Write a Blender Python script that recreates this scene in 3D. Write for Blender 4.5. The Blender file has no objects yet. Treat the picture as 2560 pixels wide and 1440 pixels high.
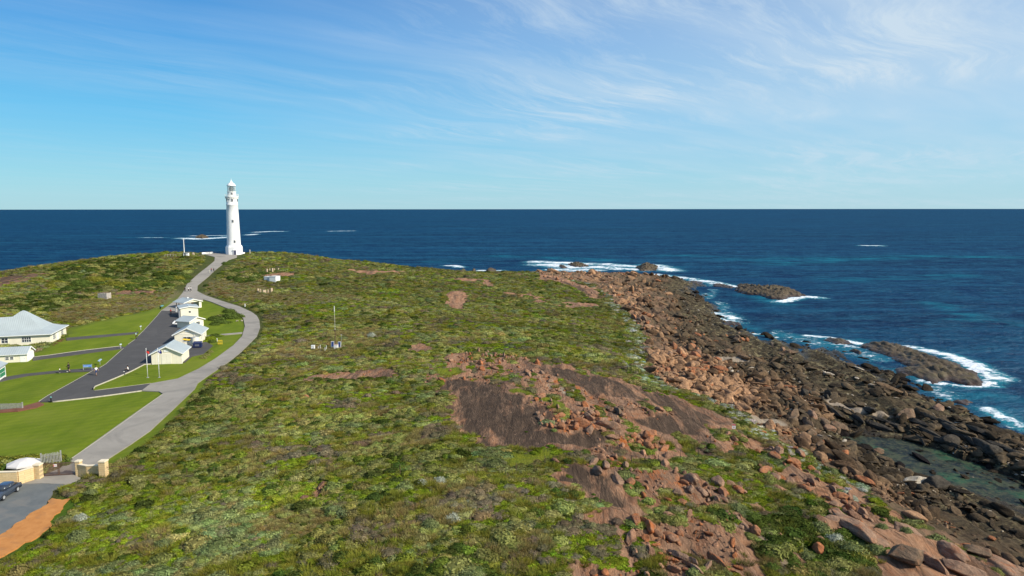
import bpy, bmesh, math, random
import numpy as np
from mathutils import Vector, Matrix, geometry
R = math.radians
scene = bpy.context.scene
# ------------------------------------------------------------------ camera, sky, sun
CAMZ, PITCH, FPX = 45.0, R(6.44), 1750.0
cd = bpy.data.cameras.new('camera'); cam = bpy.data.objects.new('camera', cd)
scene.collection.objects.link(cam); scene.camera = cam
cd.sensor_width = 36; cd.lens = 36*FPX/2560; cd.clip_end = 200000; cd.clip_start = 0.5
cam.location = (0, 0, CAMZ); cam.rotation_euler = (R(90)-PITCH, R(0.04), 0)
SUN_EL, SUN_AZ = R(36), R(113)          # azimuth clockwise from +Y
sd = Vector((math.sin(SUN_AZ)*math.cos(SUN_EL), math.cos(SUN_AZ)*math.cos(SUN_EL), math.sin(SUN_EL)))
sl = bpy.data.lights.new('sun', 'SUN'); sun = bpy.data.objects.new('sun', sl); scene.collection.objects.link(sun)
sl.energy = 4.6; sl.angle = R(0.5); sl.color = (1.0, 0.93, 0.82)
sun.rotation_euler = sd.to_track_quat('Z', 'Y').to_euler(); sun.location = (60, -40, 120)
scene.view_settings.view_transform = 'Standard'; scene.view_settings.look = 'None'
scene.view_settings.exposure = 0.37; scene.view_settings.gamma = 1.0; scene.view_settings.use_curve_mapping = False
scene.cycles.max_bounces = 5; scene.cycles.transparent_max_bounces = 8

class NT:
    """small helper to write node trees"""
    def __init__(s, tree): s.t = tree; s.n = tree.nodes; s.l = tree.links
    def __call__(s, typ, ins=None, **kw):
        nd = s.n.new(typ)
        for k, v in kw.items(): setattr(nd, k, v)
        for k, v in (ins or {}).items():
            sock = nd.inputs[k]
            if isinstance(v, bpy.types.NodeSocket): s.l.new(v, sock)
            elif isinstance(v, bpy.types.Node): s.l.new(v.outputs[0], sock)
            else: sock.default_value = v
        return nd
    def math(s, op, a, b=0.0, c=0.0, clamp=False):
        nd = s('ShaderNodeMath', {0: a, 1: b, 2: c}, operation=op); nd.use_clamp = clamp
        return nd.outputs[0]
    def mix(s, f, a, b, mode='MIX'):
        nd = s.n.new('ShaderNodeMix'); nd.data_type = 'RGBA'; nd.blend_type = mode
        for i, v in ((0, f), (6, a), (7, b)):
            if isinstance(v, bpy.types.NodeSocket): s.l.new(v, nd.inputs[i])
            else: nd.inputs[i].default_value = v if i == 0 else (tuple(v)+(1,))[:4]
        return nd.outputs[2]
    def noise(s, vec, scale, detail=4, rough=0.55, dist=0.0):
        nd = s('ShaderNodeTexNoise', {'Scale': scale, 'Detail': detail, 'Roughness': rough, 'Distortion': dist})
        if vec is not None: s.l.new(vec, nd.inputs['Vector'])
        return nd.outputs['Fac']
    def ramp(s, f, lo, hi, a=0.0, b=1.0):
        nd = s('ShaderNodeMapRange', {'Value': f, 'From Min': lo, 'From Max': hi, 'To Min': a, 'To Max': b})
        nd.clamp = True
        return nd.outputs[0]
    def mapping(s, vec, scale=(1, 1, 1), rot=(0, 0, 0), loc=(0, 0, 0)):
        return s('ShaderNodeMapping', {'Vector': vec, 'Scale': scale, 'Rotation': rot, 'Location': loc}).outputs[0]
    def sep(s, v): return s('ShaderNodeSeparateXYZ', {0: v}).outputs

world = bpy.data.worlds.new('World'); scene.world = world; world.use_nodes = True
w = NT(world.node_tree); w.n.clear()
sky = w('ShaderNodeTexSky', sky_type='NISHITA', sun_disc=False, sun_elevation=SUN_EL, sun_rotation=SUN_AZ,
        altitude=0, air_density=1.0, dust_density=0.3, ozone_density=2.2)
tc = w('ShaderNodeTexCoord').outputs['Generated']
vx, vy, vz = w.sep(tc)
zz = w.math('ADD', w.math('MAXIMUM', vz, 0.0), 0.045)
pl = w('ShaderNodeCombineXYZ', {0: w.math('DIVIDE', vx, zz), 1: w.math('DIVIDE', vy, zz), 2: 0.0}).outputs[0]
warp = w('ShaderNodeTexNoise', {'Vector': pl, 'Scale': 0.35, 'Detail': 3.0})
wv = w('ShaderNodeVectorMath', {0: pl, 1: w('ShaderNodeVectorMath', {0: warp.outputs['Color'], 1: (1.6, 1.6, 0)}, operation='MULTIPLY').outputs[0]}, operation='ADD').outputs[0]
# long thin cirrus streaks, fanned a little
st1 = w.noise(w.mapping(w.mapping(wv, rot=(0, 0, R(-42))), scale=(0.18, 1.3, 1), loc=(0.7, 3.1, 0)), 1.2, 6, 0.56)
st2 = w.noise(w.mapping(w.mapping(wv, rot=(0, 0, R(-58))), scale=(0.45, 2.2, 1), loc=(5.2, 1.1, 0)), 1.7, 9, 0.72)
big = w.noise(pl, 0.28, 3, 0.5)
# veil thickens towards the sun side (right)
az = w.math('DIVIDE', vx, w.math('MAXIMUM', w.math('SQRT', w.math('ADD', w.math('MULTIPLY', vx, vx), w.math('MULTIPLY', vy, vy))), 0.01))
veil = w.ramp(az, -0.42, 0.50, 0.0, 1.0)
c1 = w.math('MULTIPLY', w.ramp(st1, 0.40, 0.78), w.ramp(big, 0.3, 0.62, 0.35, 1.0))
c2 = w.math('MULTIPLY', w.ramp(st2, 0.46, 0.80), w.ramp(big, 0.42, 0.6))
cl = w.math('ADD', w.math('MULTIPLY', c1, w.ramp(az, -.55, .1, .22, .5)), w.math('MULTIPLY', c2, w.ramp(az, -.5, .0, .25, .8)))
cl = w.math('ADD', cl, w.math('MULTIPLY', veil, w.ramp(big, 0.2, 0.75, 0.50, 0.70)), clamp=True)
cl = w.math('MULTIPLY', cl, w.ramp(vz, 0.0, 0.13, 0.42, 1.0), clamp=True)
hs = w('ShaderNodeHueSaturation', {'Hue': 0.49, 'Saturation': 1.25, 'Value': 1.1, 'Color': sky.outputs[0]})
gr0 = w('ShaderNodeValToRGB', {0: vz}); cr_ = gr0.color_ramp
cr_.elements[0].position = 0.0; cr_.elements[0].color = (.330, .640, .760, 1)
cr_.elements[1].position = 0.60; cr_.elements[1].color = (.045, .150, .430, 1)
for p_, c_ in ((.04, (.25, .62, .79)), (.12, (.125, .51, .84)), (.22, (.075, .350, .760)), (.32, (.040, .215, .600))):
    e_ = cr_.elements.new(p_); e_.color = c_+(1,)
grd = w.mix(1.0, gr0.outputs[0], (9.5, 9.5, 9.5), 'MULTIPLY')
base_ = w.mix(0.85, hs.outputs[0], grd)
skyc = w.mix(w.math('MULTIPLY', cl, 0.9), base_, (5.9, 7.0, 7.9))
bg = w('ShaderNodeBackground', {'Color': skyc, 'Strength': 0.085})
w('ShaderNodeOutputWorld', {'Surface': bg.outputs[0]})

# ------------------------------------------------------------------ numpy noise, projection
rng = np.random.default_rng(7)
random.seed(7)
def _h(ix, iy, s):
    n = (ix*374761393 + iy*668265263 + s*1442695041) & 0xFFFFFFFF
    n = ((n ^ (n >> 13))*1274126177) & 0xFFFFFFFF
    return ((n ^ (n >> 16)) & 0xFFFF)/65535.0
def vnoise(x, y, s=0):
    ix = np.floor(x).astype(np.int64); iy = np.floor(y).astype(np.int64)
    fx = x-ix; fy = y-iy; fx = fx*fx*(3-2*fx); fy = fy*fy*(3-2*fy)
    a = _h(ix, iy, s); b = _h(ix+1, iy, s); c = _h(ix, iy+1, s); d = _h(ix+1, iy+1, s)
    return a+(b-a)*fx+(c-a)*fy+(a-b-c+d)*fx*fy
def fbm(x, y, s=0, o=4, g=0.5):
    t = 0; a = 1; n = 0
    for i in range(o):
        t = t+a*vnoise(x, y, s+i*17); n += a; a *= g; x = x*2.03+3.1; y = y*2.03+1.7
    return t/n
CP, SP = math.cos(PITCH), math.sin(PITCH)
def ray(px, py):
    u = (px-1280)/FPX; v = (720-py)/FPX
    return np.array([u, CP+v*SP, -SP+v*CP])
def at_z(px, py, z):
    d = ray(px, py); t = (z-CAMZ)/d[2]; return np.array([d[0]*t, d[1]*t])
def at_d(px, py, dep):
    d = ray(px, py); t = dep/d[1]; return np.array([d[0]*t, dep, CAMZ+d[2]*t])
# ------------------------------------------------------------------ terrain: height control points read off the place
CZ = [(578,636,21),(540,652,19.6),(620,648,19.6),(530,677,17.2),(475,727,12.8),(600,700,15),(700,690,16),(470,775,11.2),(420,905,10.4),(340,850,10.6),
 (120,862,11.6),(20,900,10.8),(150,760,13.5),(300,740,13),(300,690,16.5),(60,720,15),(640,810,10.2),(560,900,10),(400,965,10),(240,930,10.2),(200,1080,9.8),(0,1010,10.3),(0,1180,9.6),
 (150,1190,9.4),(0,1330,9.0),(0,1440,8.8),(640,1440,10.2),(1280,1440,12),(1700,1440,11.6),(2000,1440,9.5),(2250,1440,7.6),(2560,1440,3.6),(640,1200,10.6),(900,1000,11.8),
 (400,1100,10),(1000,800,11),(800,860,11),(900,700,13),(750,660,17.5),(1150,760,9.5),(1400,850,9.2),(1300,930,12),(1200,1050,12.4),(1350,1080,12.3),(1560,1000,11.2),(1750,1060,8.8),
 (1834,1075,8.4),(1000,1200,12),(1500,1250,11.8),(1800,1250,9.8),(1500,700,4.8),(1560,780,5.6),(1640,900,6.6),(1800,1000,5.8),(1900,1060,5.2),(2050,1180,5.6),(2250,1300,5.6),(2450,1400,4.6),
 (1690,712,1.4),(1740,745,0.5),(1700,740,2.4),(1800,810,0.4),(1900,850,0.5),(2050,890,0.7),(2250,965,0.5),(2420,1035,0.6),(2560,1085,0.2),
 (1700,830,3.0),(1850,930,2.3),(2050,1040,1.8),(2100,1090,0.9),(2300,1045,1.9),(2450,1105,1.6),(2200,1090,-0.5),(2350,1150,-1.0),(2450,1190,-1.3),(2600,1250,-1.5),
 (2400,1240,.9),(2500,1280,.9),(2570,1310,1.1),(2300,1208,.8),(2200,1160,.8),(2140,1128,.7),(2400,1132,.9),(2500,1160,.9),(2570,1188,.9),(2270,1085,.9),
 (2350,1265,1.4),(2250,1190,1.0),(2500,1330,1.4),(2560,1370,1.8),
 (1900,790,-3),(2050,800,-5),(2200,870,-2.5),(2400,850,-6),(2560,1000,-4),(1650,665,-2),(1500,660,-3),(1300,655,-5),(1000,640,-7),(2500,1060,-1.5)]
CD = [(0,684,300),(130,662,330),(250,645,355),(450,634,382),(700,632,388),(800,642,392),(900,655,400),(1000,670,415),(1100,681,425),(1300,680,440),(1450,682,445),(1600,688,432)]
CW = [(-420,80,9),(-400,250,8),(-300,330,4),(-380,420,-9),(-230,440,-9),(-100,480,-10),(-10,520,-9),(100,560,-8),(220,520,-9),(300,350,-9),(280,150,-9),(220,60,-6),(160,20,-3),
      (90,20,3),(40,10,10),(0,0,11),(-60,10,9),(-160,20,8),(-300,20,9),(0,40,11),(-290,500,-10),(600,300,-10),(500,600,-10),(-600,500,-10),(-700,100,2),(0,700,-10)]
pts = [(*at_z(a, b, z), z) for a, b, z in CZ]+[tuple(at_d(a, b, d)) for a, b, d in CD]+CW
pts = np.array(pts, float); PX, PZ = pts[:, :2]/100.0, pts[:, 2]
def _k(r2): return 0.5*r2*np.log(r2+1e-12)
def _fit():
    n = len(PX); d2 = ((PX[:, None]-PX[None])**2).sum(-1)
    A = np.zeros((n+3, n+3)); A[:n, :n] = _k(d2)+np.eye(n)*2e-4; A[:n, n] = 1; A[:n, n+1:] = PX; A[n:, :n] = A[:n, n:].T
    return np.linalg.solve(A, np.r_[PZ, 0, 0, 0])
WT = _fit()
def H0(x, y):
    x = np.asarray(x, float); sh = x.shape; q = np.stack([x.ravel(), np.asarray(y, float).ravel()], 1)/100
    out = np.empty(len(q))
    for i in range(0, len(q), 50000):
        b = q[i:i+50000]; d2 = ((b[:, None]-PX[None])**2).sum(-1)
        out[i:i+50000] = _k(d2)@WT[:-3]+WT[-3]+b@WT[-2:]
    return np.maximum(out, -9).reshape(sh)
# coarse cached grid for fast lookups
GX = np.arange(-340, 341, 2.0); GY = np.arange(20, 641, 2.0)
GZ = H0(*np.meshgrid(GX, GY, indexing='ij'))
def bil(G, x, y):
    fx = np.clip((np.asarray(x, float)-GX[0])/2, 0, len(GX)-1.001); fy = np.clip((np.asarray(y, float)-GY[0])/2, 0, len(GY)-1.001)
    i = fx.astype(int); j = fy.astype(int); a = fx-i; b = fy-j
    return (G[i, j]*(1-a)+G[i+1, j]*a)*(1-b)+(G[i, j+1]*(1-a)+G[i+1, j+1]*a)*b
def H(x, y): return bil(GZ, x, y)
_t = np.arange(48, 640, 0.5)
def P(px, py, sea=False):
    """the ground point seen at a photo pixel"""
    d = ray(px, py)/ray(px, py)[1]; x = d[0]*_t; z = CAMZ+d[2]*_t; g = H(x, _t)
    if sea: g = np.maximum(g, 0)
    i = np.argmax(z <= g)
    if z[i] > g[i] or i == 0:
        if d[2] < -1e-4 and sea:
            t = -CAMZ/d[2]; return Vector((d[0]*t, t, 0))
        i = len(_t)-1 if z[i] > g[i] else 1
    a, b = z[i-1]-g[i-1], z[i]-g[i]; t = _t[i-1]+0.5*a/(a-b) if a != b else _t[i]
    return Vector((d[0]*t, t, max(float(H(d[0]*t, t)), 0 if sea else -99)))
def W(poly, sea=False): return np.array([P(a, b, sea)[:2] for a, b in poly])
def pip(X, Y, poly):
    ins = np.zeros(X.shape, bool); n = len(poly)
    bb = (X >= poly[:, 0].min()) & (X <= poly[:, 0].max()) & (Y >= poly[:, 1].min()) & (Y <= poly[:, 1].max())
    x = X[bb]; y = Y[bb]; r = np.zeros(x.shape, bool)
    for i in range(n):
        x1, y1 = poly[i]; x2, y2 = poly[(i+1) % n]
        if y1 == y2: continue
        r ^= ((y1 > y) != (y2 > y)) & (x < (x2-x1)*(y-y1)/(y2-y1)+x1)
    ins[bb] = r
    return ins
def segd(X, Y, line):
    d = np.full(X.shape, 1e9)
    for (x1, y1), (x2, y2) in zip(line[:-1], line[1:]):
        L = (x2-x1)**2+(y2-y1)**2+1e-9; t = np.clip(((X-x1)*(x2-x1)+(Y-y1)*(y2-y1))/L, 0, 1)
        d = np.minimum(d, np.hypot(X-x1-t*(x2-x1), Y-y1-t*(y2-y1)))
    return d
# ------------------------------------------------------------------ outlines (photo pixels)
ASPH = [(97,1004),(120,988),(233,925.5),(264,910),(309,870),(320,860.5),(337,848),(358,827),(392,790),(403,776),(447,778),(458,795),(474,815),(505,840),(516,855),(532,863.5),(508,884),(480,890),(462,905),(379,909),(361,910),(328,927),(237,965),(232,973),(236,976.5),(377,958),(354,976),(232,992),(131,1003)]
ROAD = [(174,1149),(407,984),(397,978),(354,976),(377,958),(444,946),(497,921),(542,893),(583,863),(605,840),(612,815),(608,796),(589,779),(555,765),(528,754),(508,748),(470,762),(447,778),(403,776),(425,760),(444,746),(458,729),(467,710),(489,690),(517,668),(536,652),(537,642),(514,636.5),(530,633.5),(575,631.5),(611,633),(592,643),(572,649),(553,663),(522,690),(494,713),(493,727),(514,738),(555,752),(597,765),(628,779),(642,789),(648,800),(650,818),(642,840),(622,860),(603,879),(555,915),(494,957),(487,971),(431,1024),(375,1076),(326,1110),(262,1151),(247,1158),(187,1192),(97,1197),(105,1189),(150,1170)]
GRAVEL = [(0,1337),(69,1290),(97,1268),(122,1245),(132,1223),(160,1211),(100,1209),(48,1211.5),(0,1217),(-90,1240),(-90,1385)]
APRON = [(48,1210.5),(100,1208),(160,1210),(185,1206),(201,1194),(187,1190),(97,1196),(60,1205)]
SAND = [(-90,1388),(0,1339),(69,1292),(97,1270),(122,1247),(150,1250),(166,1247),(162,1262),(140,1287),(110,1325),(60,1358),(0,1394),(-90,1440)]
LAWN = [(-60,1010),(0,985),(-60,960),(0,947),(16,944),(25,925),(92,893),(92,880),(128,860),(166,838),(170,822),(230,808),(330,786),(402,768),(430,752),(445,748),(403,776),(500,745),(560,765),(606,795),(612,820),(597,850),(560,882),(515,912),(497,925),(560,918),(560,925),(497,962),(480,985),(420,1040),(350,1100),(290,1150),(250,1160),(170,1154),(60,1140),(-60,1135)]
LAWN = [(-60,1138),(-60,960),(-20,880),(92,880),(128,860),(166,838),(170,822),(230,806),(330,784),(398,766),(430,750),(470,725),(500,745),(560,765),(606,793),(618,820),(600,852),(560,885),(515,915),(560,905),(545,930),(520,950),(508,972),(465,1022),(398,1090),(330,1140),(280,1164),(160,1156)]
PATHS = {'footpath': [[(165,844),(250,837),(346,829),(344,833),(250,842),(166,850)],
         [(82,892),(120,888),(303,865),(312,868),(305,871),(180,887),(110,896),(82,900)],
         [(0,944),(60,934),(140,926),(232,919),(240,923),(228,927),(140,931),(70,938),(20,948),(0,953)]]}
CONC_PATH = [(505,840),(530,837),(560,834),(606,830),(605,833),(560,837),(514,843)]
BROWN_PATH = [(0,1024),(40,1020),(75,1010),(97,1004),(110,1010),(90,1018),(45,1027),(0,1030),(-60,1034),(-60,1028)]
COAST = [(1280,677),(1330,674),(1350,684),(1420,696),(1480,712),(1520,735),(1560,775),(1590,800),(1615,850),(1625,890),(1620,925),(1680,965),(1740,985),(1800,1012),(1870,1040),(1920,1070),(1970,1110),(2060,1160),(2160,1215),(2250,1290),(2340,1345),(2450,1400),(2540,1438),(2900,1600),(2900,640),(1300,640)]
ROCKS = [[(1055,925),(1100,905),(1150,885),(1250,885),(1400,905),(1500,935),(1600,965),(1700,1000),(1800,1035),(1860,1078),(1840,1130),(1700,1150),(1560,1165),(1480,1150),(1375,1125),(1215,1118),(1115,1035),(1080,975)],
 [(1335,1195),(1430,1165),(1500,1170),(1600,1180),(1690,1160),(1760,1190),(1850,1215),(1820,1250),(1760,1290),(1640,1300),(1570,1290),(1560,1330),(1610,1370),(1600,1440),(1620,1500),(1500,1500),(1540,1440),(1555,1360),(1500,1310),(1440,1250),(1370,1215)],
 [(735,943),(830,937),(900,925),(960,922),(1005,935),(990,948),(900,945),(820,955),(760,954)],
 [(1350,684),(1400,692),(1440,706),(1480,722),(1510,742),(1490,748),(1450,728),(1400,706),(1345,690)],
 [(1120,728),(1160,726),(1170,738),(1160,770),(1130,772),(1110,750)],[(1205,700),(1225,702),(1232,720),(1215,718)],
 [(735,1195),(790,1190),(840,1205),(835,1220),(800,1245),(690,1243),(790,1230),(800,1212),(750,1205)],
 [(-60,700),(0,692),(60,683),(125,677),(130,683),(60,700),(0,716),(-60,735)],
 [(650,688),(700,680),(740,682),(735,690),(690,692)],[(1020,860),(1060,856),(1090,868),(1060,878),(1030,872)],
 [(1390,1440),(1480,1418),(1560,1425),(1600,1500),(1390,1500)],
 [(2050,1290),(2110,1265),(2250,1300),(2340,1345),(2280,1365),(2180,1345),(2080,1320)],[(2180,1390),(2300,1360),(2450,1400),(2540,1440),(2600,1520),(2200,1520)],
 [(1690,1360),(1770,1330),(1880,1350),(1900,1380),(1800,1400),(1700,1390)]]
DARK = [[(1112,985),(1095,958),(1130,943),(1240,962),(1330,1010),(1370,1040),(1345,1075),(1400,1085),(1500,1080),(1572,1098),(1520,1115),(1400,1115),(1365,1120),(1290,1127),(1215,1110),(1170,1065),(1130,1030)],
 [(1290,905),(1400,920),(1500,940),(1640,985),(1750,1030),(1800,1060),(1720,1045),(1640,1010),(1500,985),(1420,955),(1330,925)],
 [(1580,1042),(1660,1035),(1750,1045),(1755,1075),(1700,1095),(1640,1085),(1590,1062)],
 [(1350,1195),(1440,1170),(1500,1195),(1590,1240),(1560,1275),(1490,1268),(1420,1222)],
 [(1690,1235),(1720,1240),(1710,1270),(1670,1275)],[(1490,1125),(1560,1120),(1640,1140),(1570,1150)],[(1400,700),(1450,716),(1490,742),(1440,728)],
 [(-60,700),(0,694),(60,684),(120,680),(60,698),(0,714),(-60,730)],[(950,930),(1000,935),(985,945),(950,943)]]
MOSS = [[(1240,1132),(1340,1125),(1385,1128),(1410,1150),(1380,1165),(1270,1180),(1245,1155)],[(1070,925),(1150,918),(1150,935),(1090,940)],[(1290,965),(1330,975),(1400,1010),(1400,1030),(1340,1000),(1280,975)]]
SANDS = [[(1860,1030),(1900,1038),(1960,1060),(1940,1068),(1880,1050)],[(2155,1018),(2190,1022),(2235,1038),(2210,1044),(2170,1035)],[(1790,890),(1830,893),(1880,905),(1850,908),(1800,900)],
 [(2065,1000),(2110,1010),(2160,1030),(2130,1035),(2080,1015)],[(1370,955),(1440,975),(1420,985),(1360,970)]]
TRACK = [(1790,1315),(1850,1325),(1905,1350),(1935,1380),(1960,1410),(1975,1445)]
TRACK2 = [(1780,1268),(1850,1262),(1950,1252),(2010,1250)]
REDS = [[(1380,940),(1460,955),(1520,1000),(1560,1030),(1500,1040),(1440,990),(1380,960)],[(1560,1100),(1650,1110),(1700,1130),(1600,1130)],[(1640,1180),(1690,1175),(1740,1215),(1690,1240)],[(1390,1000),(1470,1060),(1500,1075),(1440,1090),(1380,1060)],[(1690,1375),(1760,1390),(1800,1440),(1720,1440)],[(1800,1260),(1880,1300),(1840,1310)],[(900,935),(935,945),(925,955),(895,950)]]
GREEN = [[(1700,1180),(1860,1180),(1930,1230),(1900,1290),(1780,1300),(1850,1240)],[(0,1440),(60,1360),(130,1290),(200,1200),(400,1200),(700,1190),(1100,1200),(1000,1240),(500,1260),(300,1400),(150,1500),(0,1500)],[(700,690),(770,686),(760,700),(700,702)],
 [(740,760),(860,750),(900,790),(780,800)],[(930,720),(1000,725),(990,750),(930,745)],[(940,890),(1060,890),(1040,910),(950,912)],[(1730,870),(1750,880),(1745,895),(1730,890)],[(1500,1300),(1570,1380),(1540,1440),(1300,1440),(1350,1380)]]
TAN = [[(130,800),(150,760),(320,735),(460,725),(440,755),(330,782),(200,805)],[(640,890),(800,830),(940,815),(900,880),(830,925),(700,905)],[(520,700),(600,700),(720,730),(900,740),(760,760),(640,760),(520,735)],[(650,1270),(850,1280),(820,1330),(600,1340)]]
DKSH = [[(100,740),(200,690),(480,670),(460,700),(400,725),(250,730),(120,790),(0,770),(0,740)],[(280,1110),(480,960),(560,960),(400,1100),(300,1160)],[(560,690),(650,680),(670,700),(600,710)],[(1950,1300),(2150,1250),(2250,1350),(2400,1440),(2000,1440),(1850,1320)],[(100,675),(240,650),(400,640),(380,680),(150,700)]]
# ------------------------------------------------------------------ object helpers
COL = scene.collection
def tag(o, label=None, cat=None, group=None, kind=None):
    if label: o['label'] = label
    if cat: o['category'] = cat
    if group: o['group'] = group
    if kind: o['kind'] = kind
    return o
def link(name, me, parent=None):
    o = bpy.data.objects.new(name, me); COL.objects.link(o)
    if parent is not None: o.parent = parent
    return o
def empty(name, loc, rz=0):
    o = bpy.data.objects.new(name, None); COL.objects.link(o); o.location = loc; o.rotation_euler = (0, 0, rz)
    o.empty_display_size = 0.3
    return o
def raw_mesh(name, V, F, mats, smooth=False, mi=None):
    me = bpy.data.meshes.new(name); V = np.asarray(V, np.float32)
    me.vertices.add(len(V)); me.vertices.foreach_set('co', V.ravel())
    F = np.asarray(F, np.int32); k = F.shape[1]
    me.loops.add(F.size); me.loops.foreach_set('vertex_index', F.ravel())
    me.polygons.add(len(F)); me.polygons.foreach_set('loop_start', np.arange(0, F.size, k, dtype=np.int32))
    me.polygons.foreach_set('loop_total', np.full(len(F), k, np.int32))
    if smooth: me.polygons.foreach_set('use_smooth', np.ones(len(F), bool))
    if mi is not None: me.polygons.foreach_set('material_index', np.asarray(mi, np.int32))
    me.update(calc_edges=True)
    for m in (mats if isinstance(mats, (list, tuple)) else [mats]): me.materials.append(m)
    return me
def attr(me, name, arr, typ='FLOAT'):
    a = me.attributes.new(name, typ, 'POINT')
    key = {'FLOAT': 'value', 'FLOAT_VECTOR': 'vector', 'FLOAT_COLOR': 'color', 'INT': 'value'}[typ]
    a.data.foreach_set(key, np.ascontiguousarray(arr).ravel())
def new_mat(name):
    m = bpy.data.materials.new(name); m.use_nodes = True; t = NT(m.node_tree); t.n.clear(); return m, t
def finish(t, color, rough=0.8, normal=None, spec=0.3, metal=0.0, extra=None):
    ins = {'Base Color': color if isinstance(color, bpy.types.NodeSocket) else (tuple(color)+(1,))[:4], 'Roughness': rough, 'Specular IOR Level': spec, 'Metallic': metal}
    if normal is not None: ins['Normal'] = normal
    if extra: ins.update(extra)
    b = t('ShaderNodeBsdfPrincipled', ins)
    t('ShaderNodeOutputMaterial', {'Surface': b.outputs[0]}); return b
def bump(t, h, strength=0.5, dist=0.1, normal=None):
    ins = {'Height': h, 'Strength': strength, 'Distance': dist}
    if normal is not None: ins['Normal'] = normal
    return t('ShaderNodeBump', ins).outputs[0]
_mats = {}
def M(name, col, rough=0.7, var=0.12, scale=3.0, spec=0.3, metal=0.0, bs=0.0, bscale=20.0, wave=None):
    """plain surface with slight procedural wear"""
    if name in _mats: return _mats[name]
    m, t = new_mat(name); co = t('ShaderNodeTexCoord').outputs['Object']
    n = t.noise(co, scale, 5, 0.6)
    lo = tuple(c*(1-var) for c in col); hi = tuple(min(c*(1+var*0.6), 1) for c in col)
    c = t.mix(t.ramp(n, 0.3, 0.7), lo, hi); nr = None
    if wave:
        axis, freq, depth = wave
        s = t.sep(co)['XYZ'.index(axis)]
        wv_ = t.math('SINE', t.math('MULTIPLY', s, freq*6.2832))
        nr = bump(t, wv_, depth, 0.03)
        c = t.mix(t.ramp(wv_, 0.75, 1.0, 0, 0.18), c, tuple(x*0.6 for x in col))
    elif bs: nr = bump(t, t.noise(co, bscale, 4), bs, 0.05)
    finish(t, c, rough, nr, spec, metal); _mats[name] = m; return m

# ------------------------------------------------------------------ terrain mesh
def _axis(lo, hi, f):
    a = [lo]
    while a[-1] < hi: a.append(a[-1]+f(a[-1]))
    return np.array(a)
AY = _axis(46, 640, lambda y: 0.42+max(0, y-70)*0.0052)
AX = np.concatenate([-_axis(100, 400, lambda x: 0.8+(x-100)*0.03)[::-1][:-1], np.arange(-100, 135, 0.6), _axis(135.2, 330, lambda x: 1.0+(x-135)*0.06)])
TX, TY = np.meshgrid(AX, AY, indexing='ij')
TZ = H0(TX, TY)
jx = TX+(fbm(TX*0.35, TY*0.35, 5)-.5)*7; jy = TY+(fbm(TX*0.35, TY*0.35, 9)-.5)*7
def mask(polys, soft=False, jit=1.0):
    m = np.zeros(TX.shape, bool)
    for p in polys:
        wp = W(p) if not isinstance(p, np.ndarray) else p
        m |= pip(TX+(jx-TX)*jit, TY+(jy-TY)*jit, wp)
    m = m.astype(float)
    if soft:
        for _ in range(3):
            m[1:-1, 1:-1] = (m[1:-1, 1:-1]*2+m[:-2, 1:-1]+m[2:, 1:-1]+m[1:-1, :-2]+m[1:-1, 2:])/6
    return m
coastW = W(COAST, True)
coast = mask([coastW], True, 1.4)
beyond = pip(TX, TY, np.array([(-400, 330), (-250, 400), (-60, 440), (60, 470), (130, 500), (130, 640), (-400, 640)]))
rock = np.maximum(mask(ROCKS, True, 1.0), 0)
dark = mask(DARK, True, 1.0)
lawn = mask([LAWN], True, 0.0)
moss = mask(MOSS, True, 1.0); sand = mask(SANDS, True, 0.8); red = mask(REDS, True, 1.3)
green = mask(GREEN, True, 1.5); tan = mask(TAN, True, 1.5); dksh = mask(DKSH, True, 1.5)
trk = np.exp(-(segd(TX, TY, W(TRACK))/0.55)**2)+0.6*np.exp(-(segd(TX, TY, W(TRACK2))/0.3)**2)
# broken ground of the lower slope: rock shows between the plants
mixz = mask([[(1790,1090),(1900,1080),(1990,1130),(2100,1190),(2250,1290),(2540,1450),(2600,1600),(1500,1600),(1560,1300),(1640,1290),(1870,1290),(1880,1200)]], True, 1.2)
patch = fbm(TX*0.34+3, TY*0.13, 31, 4)
rock = np.maximum(rock, mixz*np.clip((patch-0.52)*14, 0, 1))
gaps = np.maximum(fbm(TX*0.34, TY*0.09, 77, 4), fbm(TX*.8+TY*.1, TY*.10, 79, 3)-.05)
inner = mask([ROCKS[0], ROCKS[1]], True, 0.5)
rock = np.where(inner > 0, rock*np.clip(1-np.clip((gaps-0.625)*18, 0, 1)*(1-dark), 0, 1), rock)
far_sp = (TY > 230) & (lawn < .1)
rock = np.maximum(rock, np.where(far_sp & (fbm(TX*0.05, TY*0.05, 51, 4) > 0.71), 0.9, 0))
rock = np.maximum(rock*(1-moss), trk*0.0)
ROADS_W = [W(ASPH), W(ROAD), W(GRAVEL), W(APRON), W(SAND), W(CONC_PATH), W(BROWN_PATH)]+[W(p) for p in PATHS['footpath']]
paved = np.zeros(TX.shape, bool)
for p in ROADS_W: paved |= pip(TX, TY, p)
paved_s = paved.astype(float)
for _ in range(2): paved_s[1:-1, 1:-1] = np.maximum.reduce([paved_s[1:-1, 1:-1], paved_s[:-2, 1:-1]*.9, paved_s[2:, 1:-1]*.9, paved_s[1:-1, :-2]*.9, paved_s[1:-1, 2:]*.9])
tame = 1-np.clip(np.maximum(lawn*1.0, paved_s), 0, 1)
veg = np.clip(1-coast-rock, 0, 1)*tame
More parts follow.
